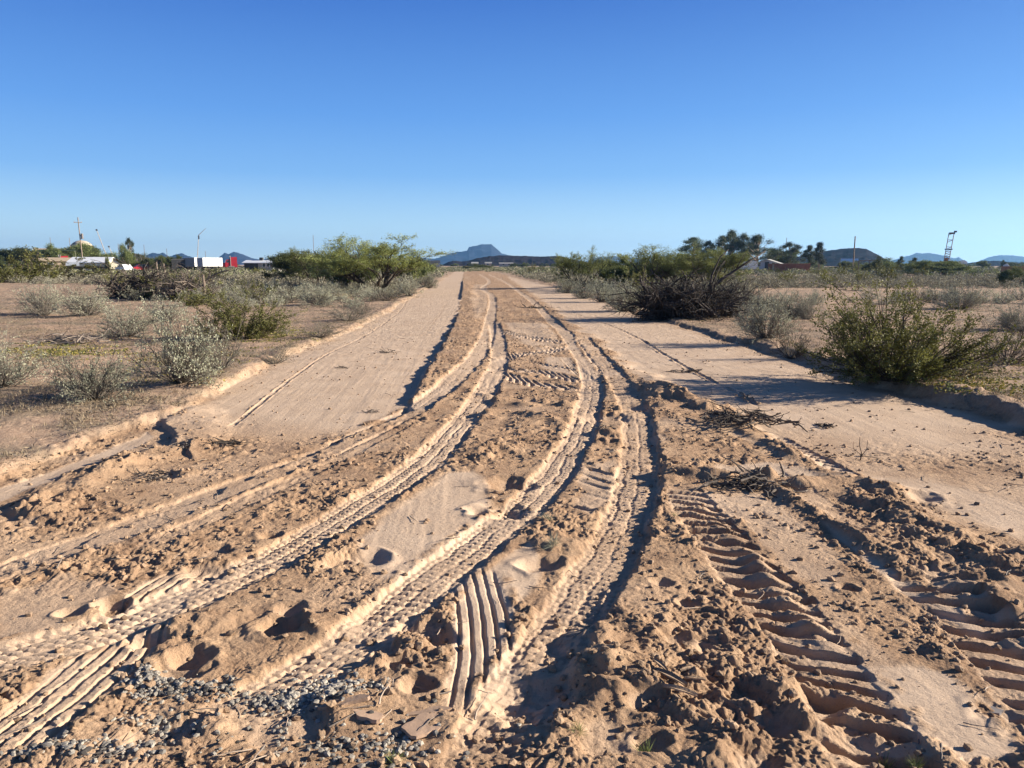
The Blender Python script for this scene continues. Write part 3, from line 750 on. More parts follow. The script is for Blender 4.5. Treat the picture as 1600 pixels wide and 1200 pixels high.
TR = [
 ('verde',0,588,455,170,80,'leafy palo verde tree with dark spreading trunks left of the road'),
 ('verde',1,498,446,104,56,'airy yellow-green palo verde left of the larger one'),
 ('mesquite',0,550,448,90,44,'low bushy green tree between the two palo verdes'),
 ('mesquite',1,468,440,80,40,'dark green low tree beside the grey mobile home'),
 ('mesquite',2,640,440,60,40,'rounded olive tree on the right side of the leafy palo verde'),
 ('verde',1,905,449,84,54,'yellow-green tree at the right road edge where the road narrows'),
 ('mesquite',0,957,446,80,42,'dark green tree just right of the yellow-green roadside tree'),
 ('mesquite',2,1005,450,100,50,'wide green tree left of the dead brush heap'),
 ('verde',0,1048,452,110,62,'bright green palo verde rising behind the dead brush heap'),
 ('verde',1,1112,452,110,60,'pale green palo verde behind the right half of the dead brush heap'),
 ('mesquite',1,14,422,70,27,'bushy green tree on the skyline at far left'),
 ('mesquite',0,48,421,50,20,'bushy green tree on the skyline in front of the flat green shelter'),
 ('mesquite',2,1395,426,70,17,'bright green low tree right of the utility pole on the right plain'),
 ('mesquite',1,1475,430,90,18,'grey-green low tree in front of the lattice mast'),
 ('mesquite',0,1592,446,60,22,'green low tree at the right edge of the photo'),
]
for k, v, px, py, w, h, lb in TR: plant_px(k, v, px, py, w, h, lb)

def tree_at(kind, v, px, top, wpx, d, label, group=None, z0=.1):
    x, y = far(px, d)
    return plant(kind, v, x, y, wpx/F*d, hgt(top, d)-z0, label, group, z=z0)
tree_at('gum',1,1083,373,54,190,'grey-green gum tree, leftmost of the tall trees by the white house')
tree_at('gum',2,1106,379,40,195,'thin low gum tree between the two taller ones by the white house')
tree_at('gum',2,1141,364,44,190,'tallest slim gum tree left of the white house')
tree_at('gum',1,1127,371,36,196,'feathery gum tree leaning on the tallest one')
tree_at('gum',2,1160,369,42,192,'dark gum tree just right of the tallest one')
tree_at('gum',2,1182,371,60,190,'broad dark round-crowned gum tree above the white house')
tree_at('mesquite',1,1216,392,50,205,'low bushy tree above the brick wall')
tree_at('gum',2,1232,382,46,205,'leaning open-crowned tree above the brick wall')
tree_at('gum',0,1264,386,16,170,'slim small tree right of the brick wall, the left one of two')
tree_at('gum',0,1280,382,18,172,'slim small tree right of the brick wall, the right one of two')
tree_at('gum',2,204,378,22,190,'pointed dark cypress-like tree beside the white metal building')
tree_at('mesquite',2,199,391,26,185,'yellow-brown bushy tree at the foot of the pointed dark tree')
tree_at('mesquite',0,168,402,8,150,'small green bush in front of the white metal building')
tree_at('mesquite',1,262,402,34,170,'olive bushy tree left of the white trailers')
tree_at('mesquite',2,232,402,30,185,'dull green bushy tree right of the red car')
tree_at('mesquite',1,140,389,90,260,'brownish low tree crown in front of the dome')
tree_at('mesquite',0,97,391,60,240,'dark green tree crown below the flat green shelter')
tree_at('mesquite',2,1367,405,26,130,'flat-topped small tree right of the utility pole on the right')
tree_at('gum',0,1408,402,9,140,'thin bare sapling, left one of two before the blue mountain')
tree_at('gum',0,1428,404,10,140,'thin bare sapling, right one of two before the blue mountain')
tree_at('mesquite',1,1445,411,40,150,'low dark tree left of the lattice mast')
tree_at('mesquite',0,818,411,12,330,'small dark green tree alone at the foot of the long brown hill')

# leafless brush heaps
for nm, seed, px, py, w, h, n, lb in [
  (0, 81, 1072, 494, 165, 72, 430, 'big heap of dark dead branches on the right side of the road'),
  (1, 82, 222, 464, 120, 50, 190, 'left one of two leafless brush heaps in the left scrub'),
  (2, 83, 296, 466, 95, 44, 170, 'right one of two leafless brush heaps in the left scrub')]:
    W = dead_pile(seed, n, .007); x, y = gnd(px, py, .1); d = math.hypot(x, y)
    o = put('brush_heap', W.mesh('brush_heap', M_DEAD if nm else M_BLACKTWIG), None, (x, y, Z(x, y)-.02), 0, (w/F*d, w/F*d*.8, h/F*d/.55))
    tag(o, lb, 'brush heap')
x, y = gnd(1085, 488, .1); r = np.random.default_rng(5)
W = MB()
W.tube([(0,0,.15),(.45,.02,.75),(.9,0,1.1),(1.5,.05,1.5),(2.2,0,1.95)], [.06,.055,.045,.035,.02], 7)
W.tube([(.45,.02,.75),(.55,.1,1.2),(.8,.15,1.75),(1.05,.1,2.0)], [.04,.03,.02,.012], 6)
W.tube([(1.3,0,1.4),(1.35,-.1,1.6),(1.5,-.2,1.9)], [.02,.015,.008], 5)
tag(put('dead_log', W.mesh('dead_log', M_BLACKTWIG, True), None, (x, y, Z(x, y))), 'long bare dead limb slanting up out of the big dark brush heap', 'log')

def stick_heap(seed, n, rad, R, hmax, matl, flat=.15, leaf=0):
    r = np.random.default_rng(seed); W = MB()
    for i in range(n):
        a = r.uniform(0, 6.28); p = np.array([rad*r.normal()*.5, rad*r.normal()*.35, abs(r.normal())*hmax*.4])
        L = rad*r.uniform(.3, .9)
        P, _ = bend(p, (math.cos(a), math.sin(a), r.normal()*flat), L, 5, r, -.02, .2)
        P[:, 2] = np.maximum(P[:, 2], R*.5)
        q = R*r.uniform(.3, 1.2); W.tube(P, np.linspace(q, q*.4, 6), 5)
        for _ in range(2):
            Q, _ = bend(P[r.integers(1, 5)], r.normal(size=3)*(1,1,.5), L*.4, 3, r, 0, .3); Q[:, 2] = np.maximum(Q[:, 2], .002)
            W.tube(Q, np.linspace(q*.4, q*.15, 4), 3)
    return W.mesh('stick_heap', matl)
for seed, px, py, wpx, n, R, hm, m, lb in [
  (1,115,538,100,60,.014,.10,M_DEAD,'flat heap of bleached dead sticks on the left field'),
  (2,1160,660,110,110,.010,.09,M_DARKTWIG,'dark uprooted brush clump on the ridge right of the ruts'),
  (3,1185,750,110,100,.010,.08,M_DEAD,'uprooted brush and roots beside the pale patch right of the ruts'),
  (4,345,688,60,40,.006,.03,M_DEAD,'scattered broken sticks on the left graded bed'),
  (5,290,694,36,30,.006,.03,M_DEAD,'small pile of sticks beside the step in the left bed'),
  (6,580,637,24,20,.006,.03,M_DEAD,'little dead tuft on the left graded bed near the rut'),
  (7,540,571,24,14,.007,.03,M_DARKTWIG,'small dark twig lying midway along the left bed'),
  (8,607,548,34,18,.007,.03,M_DARKTWIG,'thin dark twigs near the centre edge of the left bed'),
  (9,235,735,70,50,.006,.05,M_DARKTWIG,'dark root litter on the churned bank at left'),
  (10,1075,578,30,24,.010,.04,M_DARKTWIG,'dark stick lying across the right graded bed'),
  (11,1293,657,26,26,.009,.03,M_DARKTWIG,'short dark branch on the right graded bed'),
  (12,840,480,50,30,.02,.06,M_DEAD,'line of broken sticks crossing the road far down the ruts'),
  (13,950,672,34,10,.008,.04,M_PTRUNK,'crooked pale root standing in the middle rut'),
  (14,1335,455,40,20,.02,.06,M_DARKTWIG,'dark sticks on the bare ground right of the dead brush heap')]:
    x, y = gnd(px, py, .05); d = math.hypot(x, y)
    tag(put('stick_pile', stick_heap(seed, n, wpx/F*d*.5, R, hm, m), None, (x, y, Z(x, y)+.004)), lb, 'sticks')
# twig standing upright on the right bed
W = MB(); W.tube([(0,0,-.02),(.01,0,.06),(-.01,.01,.13),(-.015,0,.20)], [.005,.004,.003,.0015], 5)
W.tube([(0,0,.03),(.05,0,.09),(.06,.01,.17)], [.004,.003,.0015], 5); W.tube([(0,0,.05),(-.06,0,.10),(-.07,0,.16)], [.003,.002,.001], 5); W.tube([(.0,0,.04),(.12,.02,.02),(.2,.0,.0)], [.004,.003,.002], 5)
x, y = gnd(1344, 716); tag(put('twig', W.mesh('twig', M_DEAD), None, (x, y, Z(x, y))), 'forked twig standing upright on the right graded bed', 'twig')

# ------------------------------------------------------------------ scrub spread over the plain
def wide_ok(x, y, m=.5):
    return (x < left_edge(y)-m) | (x > right_edge(y)+m)
def to_px(x, y, z=0.0):
    v = np.stack([x, y, np.full(np.shape(x), z-EYE)], -1) @ CR
    return 800+F*v[..., 0]/-v[..., 2], 600-F*v[..., 1]/-v[..., 2]
def bare(x, y):
    px, py = to_px(np.asarray(x, float), np.asarray(y, float), .12)
    w = noise(np.asarray(x)*.13, np.asarray(y)*.13, 200)*9
    b = (px < 190+w*3) & (py > 443+w*.3)
    b |= (px < 300) & (py > 468+w*.5)
    b |= (px > 1175) & (py > 449+w*.2) & (py < 466+w*.3)
    b |= (px > 1210) & (py > 474)
    b |= (px < 640) & (py > 480)
    b |= (px > 840) & (px < 1210) & (py > 500)
    return b
MIDM = [two('shrub_mid', A, B, M_TWIG, M_BURS if i != 1 else M_BURS2) for i, (A, B) in enumerate(B_MID)]
CRM = [two('creosote_mid', A, B, M_DARKTWIG, M_CREO) for A, B in CR_MID]
MQM = [two('mesquite_mid', p[0], p[1], M_TRUNK, M_MESQ) for p in MQ]
r = np.random.default_rng(99)
cand = []
while len(cand) < 4200:
    d = r.uniform(17, 95); az = math.radians(r.uniform(-40, 40)); x, y = d*math.sin(az), d*math.cos(az)
    px, py = to_px(x, y, .1)
    if not (-60 < px < 1660) or not wide_ok(x, y, .6+.25*r.random()): continue
    dens = .35+.9*noise(np.array([x*.09]), np.array([y*.09]), 201)[0]+.3*(d > 42)
    if r.random() > d/95*1.05 or bare(x, y) or r.random() > dens+.35: continue
    cand.append((d, x, y, r.uniform(.45, 1.1)*(1.1 if d > 30 else .8), r.uniform(0, 6.28), int(r.integers(0, 4)), r.uniform(.45, .68)))
cand.sort()
keep = []
for c in cand:
    if all((c[1]-k[1])**2+(c[2]-k[2])**2 > ((c[3]+k[3])*.36)**2 for k in keep[-500:]): keep.append(c)
N_IND = 250
for c in keep[:N_IND]:
    d, x, y, w, ro, v, hh = c
    o = put('bursage_shrub', MIDM[v], None, (x, y, Z(x, y)-.02), ro, (w, w, w*hh/.6))
    side = 'left' if x < 0 else 'right'
    tag(o, f'one of the many low grey shrubs of the dense scrub {side} of the road', 'shrub', f'grey shrubs of the scrub {side} of the road')
ncre = 0
while ncre < 95:
    d = r.uniform(38, 190)**1.0; az = math.radians(r.uniform(-39, 41)); x, y = d*math.sin(az), d*math.cos(az)
    px, py = to_px(x, y, .1)
    if not (-40 < px < 1640) or not wide_ok(x, y, 2.5) or bare(x, y) or (660 < px < 880 and d < 120): continue
    w = r.uniform(1.3, 2.6); side = 'left' if x < 0 else 'right'
    o = put('creosote_bush', CRM[int(r.integers(0, 3))], None, (x, y, (Z(x, y) if d < 150 else .12)-.02), r.uniform(0, 6.28), (w, w, min(r.uniform(1.1, 1.7), 1.0 if (px < 470 or 1130 < px < 1300) else 9, hgt(404, d))/.62))
    tag(o, f'one of the olive bushes rising above the grey scrub {side} of the road', 'bush', f'olive bushes in the scrub {side} of the road'); ncre += 1
nmq = 0
while nmq < 100:
    d = r.uniform(170, 700); px = r.uniform(-30, 1630); x, y = far(px, d)
    if 270 < px < 450 and d < 320: continue
    if (80 < px < 300 or 1150 < px < 1300) and d < 240: continue
    w = r.uniform(3.5, 8); h = r.uniform(1.9, 3.4) if not 660 < px < 880 else r.uniform(1.5, 2.2)
    h = min(h, hgt(409.5, d))
    W = WID['mesquite'][nmq % 3]; side = 'left' if px < 735 else 'right'
    o = put('mesquite_tree', MQM[nmq % 3], None, (x, y, .1), r.uniform(0, 6.28), (w/W, w/W, h))
    tag(o, f'one of the far low trees forming the dark green skyline {side} of the road', 'tree', f'low trees of the skyline {side} of the road'); nmq += 1

# farther scrub that reads as one mass
def scatter(name, tmpl, X, Y, S, HS, mats, seed, Zs, label=None):
    r = np.random.default_rng(seed); n = len(X); pick = r.integers(0, len(tmpl), n); V = []; Q = []; MI = []; b = 0
    for k, (tv, tq, tm) in enumerate(tmpl):
        j = np.nonzero(pick == k)[0]
        if not len(j): continue
        a = r.uniform(0, 6.283, len(j)); c, s = np.cos(a), np.sin(a)
        x = (tv[None, :, 0]*c[:, None]-tv[None, :, 1]*s[:, None])*S[j, None]+X[j, None]
        y = (tv[None, :, 0]*s[:, None]+tv[None, :, 1]*c[:, None])*S[j, None]+Y[j, None]
        z = tv[None, :, 2]*HS[j, None]+Zs[j, None]
        V.append(np.stack([x, y, z], -1).reshape(-1, 3))
        Q.append((tq[None]+(np.arange(len(j))*len(tv))[:, None, None]).reshape(-1, tq.shape[1])+b); b += len(j)*len(tv)
        MI.append(np.tile(tm, len(j)))
    q = np.concatenate(Q)
    me = new_mesh(name, np.concatenate(V), q if q.shape[1] == 4 else None, q if q.shape[1] == 3 else None, False, mats, np.concatenate(MI))
    return tag(put(name, me), label, None, None, 'stuff')
def low_tmpl(seed, n, ls):
    r = np.random.default_rng(seed)
    th = r.uniform(0, 6.283, n); cz = r.uniform(.0, 1, n); sz = np.sqrt(1-cz*cz); k = r.uniform(.55, 1.1, n)*(1+.25*np.sin(th*3+seed))
    C = np.stack([sz*np.cos(th)*.5*k, sz*np.sin(th)*.5*k, cz*.60*k], 1); M = MB(); M.leaves(C*.85, C, ls, seed, aspect=.55)
    mi = np.zeros(n, int); mi[r.random(n) < .22] = 1
    return M.v[0], M.q[0], mi
T1 = [low_tmpl(s, 240, .10) for s in (1, 2, 3, 4)]; T2 = [low_tmpl(s, 80, .17) for s in (5, 6, 7)]
rest = np.array([(c[1], c[2], c[3], c[6]) for c in keep[N_IND:]])
if len(rest): scatter('scrub', T1, rest[:, 0], rest[:, 1], rest[:, 2], rest[:, 2]*rest[:, 3]/.6, [M_BURS2, M_TWIG], 3, Z(rest[:, 0], rest[:, 1])-.02)
n = 10000; M_SCR = mat('far_scrub_leaf', (.19,.18,.125), .9, .25, .05)
d = np.sqrt(r.uniform(88**2, 300**2, n)); az = np.radians(r.uniform(-38, 42, n)); X, Y = d*np.sin(az), d*np.cos(az)
k = wide_ok(X, Y, 1.0) | (Y > 150); k &= r.random(n) < .75+.8*noise(X*.05, Y*.05, 210)
X, Y, d = X[k], Y[k], d[k]; S = r.uniform(.7, 1.35, len(X))
scatter('distant_scrub', T2, X, Y, S*1.15, S*r.uniform(.85, 1.1, len(X)), [M_SCR, M_MESQ], 4, np.full(len(X), .08))

# dry grass, leaf litter and yellow flowers on the untouched ground
def blades(seed, n, ls, asp, zs=.35):
    r = np.random.default_rng(seed); C = np.zeros((n, 3)); C[:, :2] = r.normal(size=(n, 2))*.05; D = r.normal(size=(n, 3)); D[:, 2] = np.abs(D[:, 2])*zs+.15
    M = MB(); M.leaves(C, D, ls, seed, aspect=asp); return M.v[0], M.q[0], (r.random(n) < .5).astype(int)
M_DRY = mat('dry_grass', (.30,.235,.155), .9, .25, 9, transl=.2); M_DRY2 = mat('grey_litter', (.17,.145,.115), .9, .3, 9)
M_YEL = mat('yellow_flower', (.36,.30,.07), .8, .25, 9, transl=.2)
def area(n, d0, d1, pw=1.0):
    d = d0+(d1-d0)*r.random(n)**pw; az = np.radians(r.uniform(-38, 42, n)); X, Y = d*np.sin(az), d*np.cos(az)
    k = (X < left_edge(Y)-.08) | (X > right_edge(Y)+.25); return X[k], Y[k]
X, Y = area(130000, 3.5, 34, 1.3); k = noise(X*1.1, Y*1.1, 220)+.35*noise(X*6, Y*6, 221)+r.normal(size=len(X))*.25 > .0+.02*(Y-6); X, Y = X[k], Y[k]
S = r.uniform(.4, 1.0, len(X))
scatter('dry_grass', [blades(s, 8, .06, .13, .6) for s in (1, 2, 3)], X, Y, S, S, [M_DRY, M_DRY2], 5, Z(X, Y))
PX = []
for px, py, sx, sy, n in [(95,545,45,6,170),(270,437,60,2,60),(470,455,70,4,330),(560,460,60,3,160),(420,520,60,10,160),(1500,600,60,14,200),(1235,560,22,3,50),(1420,585,60,5,60),(1120,472,50,6,110),(1090,490,60,4,60),(300,560,60,20,90),(1150,478,30,5,60)]:
    a = r.normal(size=n)*sx+px; b = r.normal(size=n)*sy+py; b = np.maximum(b, 432)
    for u, v in zip(a, b): PX.append(gnd(u, v, .1))
PX = np.array(PX); k = wide_ok(PX[:, 0], PX[:, 1], .15); PX = PX[k]; S = r.uniform(.8, 1.6, len(PX))
scatter('wildflowers', [blades(s, 26, .020, .6, .9) for s in (7, 8)], PX[:, 0], PX[:, 1], S*1.4, S, [M_YEL, M_GREEN], 6, Z(PX[:, 0], PX[:, 1]))

# ------------------------------------------------------------------ loose clods, gravel and twigs on the churned ground
def stone_tmpl(seed, sub=1, flat=.7):
    r = np.random.default_rng(seed)
    t = (1+5**.5)/2; V = np.array([(-1,t,0),(1,t,0),(-1,-t,0),(1,-t,0),(0,-1,t),(0,1,t),(0,-1,-t),(0,1,-t),(t,0,-1),(t,0,1),(-t,0,-1),(-t,0,1)], float)
    V /= np.linalg.norm(V[0]); T = np.array([(0,11,5),(0,5,1),(0,1,7),(0,7,10),(0,10,11),(1,5,9),(5,11,4),(11,10,2),(10,7,6),(7,1,8),(3,9,4),(3,4,2),(3,2,6),(3,6,8),(3,8,9),(4,9,5),(2,4,11),(6,2,10),(8,6,7),(9,8,1)])
    V = V*r.uniform(.7, 1.25, (12, 1))*np.array([1, r.uniform(.6, 1), flat*r.uniform(.7, 1.1)])*.5
    return V, T, np.full(20, r.integers(0, 3) if sub else 0)
def landinfo(X, Y):
    return land(X, Y, np.full(X.shape, .02))
X = r.uniform(-6, 9, 130000); Y = 1.9+(16-1.9)*r.random(130000)**2.0
k = (X > -.72*Y-.8) & (X < .86*Y+.8); X, Y = X[k], Y[k]
h, wl, R = landinfo(X, Y)
k = (r.random(len(X)) < (.03+R*1.0)*(.5+.9*noise(X*1.2, Y*1.2, 230))) & (wl < .5); X, Y, h = X[k], Y[k], h[k]
S = .005+.042*r.random(len(X))**4.6
scatter('clods', [stone_tmpl(s, 0, .8) for s in range(6)], X, Y, S, S, [mat('clod', (.34,.23,.148), .95, .25, 3, bump=.5, bscale=60)], 7, h+S*.12)
GX = []
for px, py, sx, sy, n in [(240,1075,24,16,230),(300,1085,36,9,160),(440,1100,40,10,300),(500,1080,26,12,170),(530,1078,20,10,90),(575,1078,18,8,40),(560,1178,50,16,150),(160,1182,50,10,150),(60,1192,50,8,50),(240,1140,30,8,70),(430,1160,160,30,110),(620,1165,30,16,40)]:
    for u, v in zip(r.normal(size=n)*sx+px, r.normal(size=n)*sy+py): GX.append(gnd(u, min(v, 1290)))
GX = np.array(GX); h, _, _ = landinfo(GX[:, 0], GX[:, 1]); S = .008+.024*r.random(len(GX))**1.5
M_G = [mat('pale_stone', (.42,.375,.31), .7, .3, 2), mat('grey_stone', (.22,.20,.175), .7, .4, 2), mat('dark_stone', (.13,.115,.10), .7, .4, 2)]
scatter('gravel', [stone_tmpl(s, 1, .65) for s in range(20, 34)], GX[:, 0], GX[:, 1], S, S, M_G, 8, h+S*.08)
def twig_tmpl(seed):
    r = np.random.default_rng(seed); M = MB(); P, _ = bend((-.5,0,.02), (1,0,.05), 1, 4, r, 0, .18); M.tube(P, np.linspace(.03, .012, 5), 4, False)
    return M.v[0], M.q[0], np.full(len(M.q[0]), r.integers(0, 2))
n = 9000; X = r.uniform(-7, 11, n); Y = 1.9+(18-1.9)*r.random(n)**1.5; k = (X > -.72*Y-.8) & (X < .86*Y+.8); X, Y = X[k], Y[k]
h, wl, R = landinfo(X, Y); k = r.random(len(X)) < (.10+.5*R)*(.4+1.2*noise(X*.8, Y*.8, 231)); X, Y, h = X[k], Y[k], h[k]
S = r.uniform(.03, .16, len(X))**1.0
scatter('twig_litter', [twig_tmpl(s) for s in range(6)], X, Y, S, S*.7, [M_DEAD, M_PTRUNK], 9, h+.004)

# dried mud slabs and bark pieces lying in the foreground
def slab(seed, L, W, T):
    r = np.random.default_rng(seed); n = 22; a = np.arange(n)*6.283/n+r.uniform(-.08, .08, n); k = .95+.16*np.sin(a*2+seed)+.12*np.sin(a*5+seed*2)+r.uniform(-.07, .07, n); T = T*.7
    P = [(math.cos(t)*L/2*q, math.sin(t)*W/2*q) for t, q in zip(a, k)]
    M = MB(); M.prism(P, 0, T); M.v = [v[:, [0, 2, 1]]*np.array([1, 1, 1])+np.stack([v[:, 0]*0, v[:, 0]*0, .1*T*np.sin(v[:, 0]*30+v[:, 2]*20)], 1) for v in M.v]
    return M
M_MUD = mat('dried_mud', (.36,.245,.17), .95, .12, 4, bump=.3, bscale=18); M_ROCK = mat('flat_rock', (.17,.15,.14), .8, .2, 4); M_BARK = mat('bark', (.36,.25,.16), .9, .3, 12, bump=.6, bscale=25)
for i, (px, py, L, W, T, rz, ml, lb) in enumerate([
  (665,1140,.17,.12,.018,.3,M_MUD,'flat pale slab of dried mud below the ribbed tyre print'),
  (668,1115,.15,.06,.015,.1,M_MUD,'narrow slab of dried mud touching the flat pale slab'),
  (540,1112,.16,.05,.02,.2,M_MUD,'long cracked mud slab above the gravel'),
  (575,1128,.12,.07,.02,-.3,M_MUD,'broken mud slab between the gravel and the pale slab'),
  (1548,1104,.09,.05,.012,-.3,M_ROCK,'flat dark grey stone at the lower right edge'),
  (1165,1105,.10,.06,.02,.6,M_MUD,'small mud slab on the crumbled clods at lower centre right')]):
    x, y = gnd(px, py); o = put('dried_mud_piece' if ml is M_MUD else 'flat_stone', slab(i, L, W, T).mesh('slab', ml), None, (x, y, Z(x, y)-T*.45), rz)
    o.rotation_euler[0] = random.uniform(-.15, .15); o.rotation_euler[1] = random.uniform(-.12, .12); tag(o, lb, 'mud' if ml is M_MUD else 'stone')
for i, (px, py, L, rz, lb) in enumerate([
  (1045,1078,.15,-.9,'longest curled strip of pale bark on the mound at lower centre'),
  (1062,1098,.13,-.6,'curled bark strip just below the longest one'),
  (1030,1062,.09,-1.2,'short bark chip at the upper end of the bark strips'),
  (1085,1075,.08,-.2,'dark bark chip right of the curled strips'),
  (1075,1062,.07,.3,'small flat bark chip above the dark one')]):
    M = MB(); k = 9
    for j in range(k-1):
        pass
    u = np.linspace(-.5, .5, k); V = []
    for a in u:
        for b in (-1, 0, 1):
            V.append((a*L, b*L*.11*(1-abs(a)*.9), (.03-.10*a*a+.02*abs(b))*L*2.2))
    V = np.array(V); V2 = V-np.array([0, 0, .006]); n3 = len(V)
    q = [(i2*3+j2, i2*3+j2+1, i2*3+j2+4, i2*3+j2+3) for i2 in range(k-1) for j2 in range(2)]
    q2 = [tuple(n3+w for w in reversed(f)) for f in q]
    q3 = [(i2*3+c, i2*3+3+c, n3+i2*3+3+c, n3+i2*3+c) for i2 in range(k-1) for c in (0, 2)]
    M.add(np.concatenate([V, V2]), q+q2+q3)
    x, y = gnd(px, py); tag(put('bark_strip', M.mesh('bark', M_BARK), None, (x, y, Z(x, y)+.012), rz), lb, 'bark')
# weeds
for i, (px, py, s, lb) in enumerate([(1385,1170,.10,'small green weed among stubble at the bottom right'),(1010,1168,.10,'sparse green weed at the bottom centre'),(905,1150,.07,'tiny green weed below the mud slab mound'),(1430,1195,.08,'dry and green weed at the very bottom right'),(855,815,.10,'grey-green weed on the crest between two ruts'),(865,860,.13,'flattened grey weed on the lump between two ruts'),(615,1195,.08,'tiny weed among the bottom gravel'),(1055,812,.06,'tiny weed beside the ladder-like tractor print')]):
    v, q, mi = blades(60+i, 90, .55, .03, 1.0); M = MB(); M.add(v*np.array([1, 1, 1.]), q)
    x, y = gnd(px, py); tag(put('weed', M.mesh('weed', M_GREEN if i not in (4, 5) else M_BURS), None, (x, y, Z(x, y)), 0, (s, s, s)), lb, 'weed')

# ------------------------------------------------------------------ hills and mountains
def hill(name, prof, D, depth, rgb, seed, base=412.5, gully=.16, label=None):
    px = np.array([p[0] for p in prof], float); py = np.array([p[1] for p in prof], float)
    nu, nv = 260, 60
    U = np.linspace(px[0], px[-1], nu); top = np.interp(U, px, py)
    top = top+(noise(U*.12, U*0+seed, seed)*.5+noise(U*.35, U*0+seed, seed+1)*.25)*np.clip((base-top)/6, 0, 1)
    Hc = np.array([max(hgt(t, D), 0) for t in top])
    A = np.array([far(u, D) for u in U]); dirs = A/np.linalg.norm(A, axis=1)[:, None]
    v = np.linspace(-1, 1.2, nv)
    foot = np.clip(1-np.abs(v), 0, 1)**1.15
    X = A[:, None, 0]+dirs[:, None, 0]*v[None]*depth; Y = A[:, None, 1]+dirs[:, None, 1]*v[None]*depth
    s = Hc.max()
    g = 1-np.abs(noise(X/(s*1.1), Y/(s*1.1), seed+2))*1.6; g2 = noise(X/(s*.35), Y/(s*.35), seed+3)
    k = (1-foot[None])*foot[None]*4
    Z0 = Hc[:, None]*(foot[None]+k*gully*(g-.6)+k*.05*g2)
    Z0 = np.maximum(Z0, 0)-1.0
    Vv = np.stack([X, Y, Z0], -1).reshape(-1, 3)
    i = (np.arange(nu-1)[:, None]*nv+np.arange(nv-1)[None]).ravel(); q = np.stack([i, i+nv, i+nv+1, i+1], 1)
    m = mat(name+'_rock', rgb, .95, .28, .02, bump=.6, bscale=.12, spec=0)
    me = new_mesh(name, Vv, q, smooth=True, mats=[m])
    return tag(put(name, me), label, None, None, 'structure')
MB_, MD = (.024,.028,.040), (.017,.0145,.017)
hill('mountain', [(640,413),(652,400),(662,403),(680,404),(690,401),(700,397),(712,394),(722,393),(730,392),(733,386),(745,384),(752,382),(768,382),(774,387),(784,396),(800,400),(830,405),(860,411),(870,413)], 3900, 330, MB_, 301)
hill('hill', [(690,413),(700,408),(708,406),(722,407),(736,405),(745,402),(765,399),(785,397.5),(800,398),(830,399),(850,399.5),(870,398.5),(880,400),(900,405),(925,409),(950,413)], 800, 120, MD, 311)
hill('mountain', [(900,413),(918,407),(930,403),(948,401),(962,400),(970,404),(985,402),(1000,404),(1020,401),(1035,399),(1050,402),(1080,405),(1120,403),(1160,406),(1190,413)], 3900, 250, MB_, 321)
hill('hill', [(1190,413),(1215,404),(1250,400),(1270,395),(1300,391),(1320,389),(1340,388.5),(1352,390),(1368,397),(1385,405),(1395,409),(1405,413)], 800, 140, MD, 331)
hill('mountain', [(1375,413),(1392,408),(1405,404),(1422,400),(1432,397),(1440,398),(1448,397),(1462,399),(1475,401),(1490,405),(1497,403),(1508,409),(1520,413)], 3800, 260, MB_, 341)
hill('mountain', [(1515,413),(1530,408),(1545,403),(1560,401),(1580,401),(1600,403),(1625,404),(1660,400),(1700,406),(1760,413)], 3900, 260, MB_, 351)
hill('hill', [(1500,413),(1515,409.5),(1530,408),(1545,407),(1560,407),(1580,409),(1610,409.5),(1660,408),(1720,413)], 850, 100, MD, 361)
hill('mountain', [(330,413),(345,401),(352,396),(358,398),(366,394.5),(372,395.5),(385,400),(395,404),(410,406),(425,402),(440,401),(455,404),(470,400),(490,403),(520,401),(560,404),(600,402),(625,404),(650,405),(668,413)], 3800, 240, MB_, 371)
hill('mountain', [(218,413),(232,399),(240,396.5),(250,398),(256,396),(265,402),(278,398),(285,397),(295,401),(310,404),(330,406),(345,413)], 3900, 200, MB_, 381)
hill('hill', [(195,413),(205,400),(212,396),(225,399),(240,406),(250,413)], 720, 60, (.07,.06,.045), 391)

# ------------------------------------------------------------------ homestead, vehicles, poles and masts
def root_at(name, px, d, label, cat, group=None, rot=0.0, z=.1, face=True):
    x, y = far(px, d); o = bpy.data.objects.new(name, None); col.objects.link(o)
    o.location = (x, y, z); o.rotation_euler = (0, 0, -math.atan2(x, y)+rot); o.empty_display_size = .2
    return tag(o, label, cat, group)
def part(name, m, ml, parent, label=None, smooth=False):
    o = put(name, m.mesh(name, ml, smooth), parent)
    if label: o['label'] = label
    return o
P_WHITE = mat('white_paint', (.72,.72,.70), .5, .05, 2); P_CREAM = mat('cream_wall', (.70,.64,.48), .8, .06, 1); P_RED = mat('red_paint', (.30,.012,.02), .35, .08, 1, spec=.5)
P_GREY = mat('grey_panel', (.30,.29,.27), .8, .1, 1); P_DGREY = mat('dark_panel', (.05,.05,.05), .7, .15, 1); P_GLASS = mat('dark_glass', (.02,.025,.03), .15, .1, 1, spec=.6)
P_TAN = mat('tan_wall', (.33,.26,.18), .9, .1, 1); P_BRICK = mat('brick', (.30,.12,.075), .9, .15, 2, bump=.3); P_STEEL = mat('weathered_steel', (.22,.20,.19), .5, .15, 3, metal=.3)
P_WOOD = mat('pole_wood', (.20,.155,.12), .9, .2, 3); P_SHADED = mat('shaded_white_wall', (.42,.42,.42), .8, .08, 1); P_OLDROOF = mat('old_roof', (.30,.29,.27), .7, .1, 1); P_ROOF = mat('metal_roof', (.62,.63,.64), .4, .05, 1); P_DGREEN = mat('shade_cloth', (.03,.05,.035), .8, .1, 1); P_TIRE = mat('tyre', (.02,.02,.02), .9, .1, 3)  # gabled house: white wall greyed, its shade put into the colour
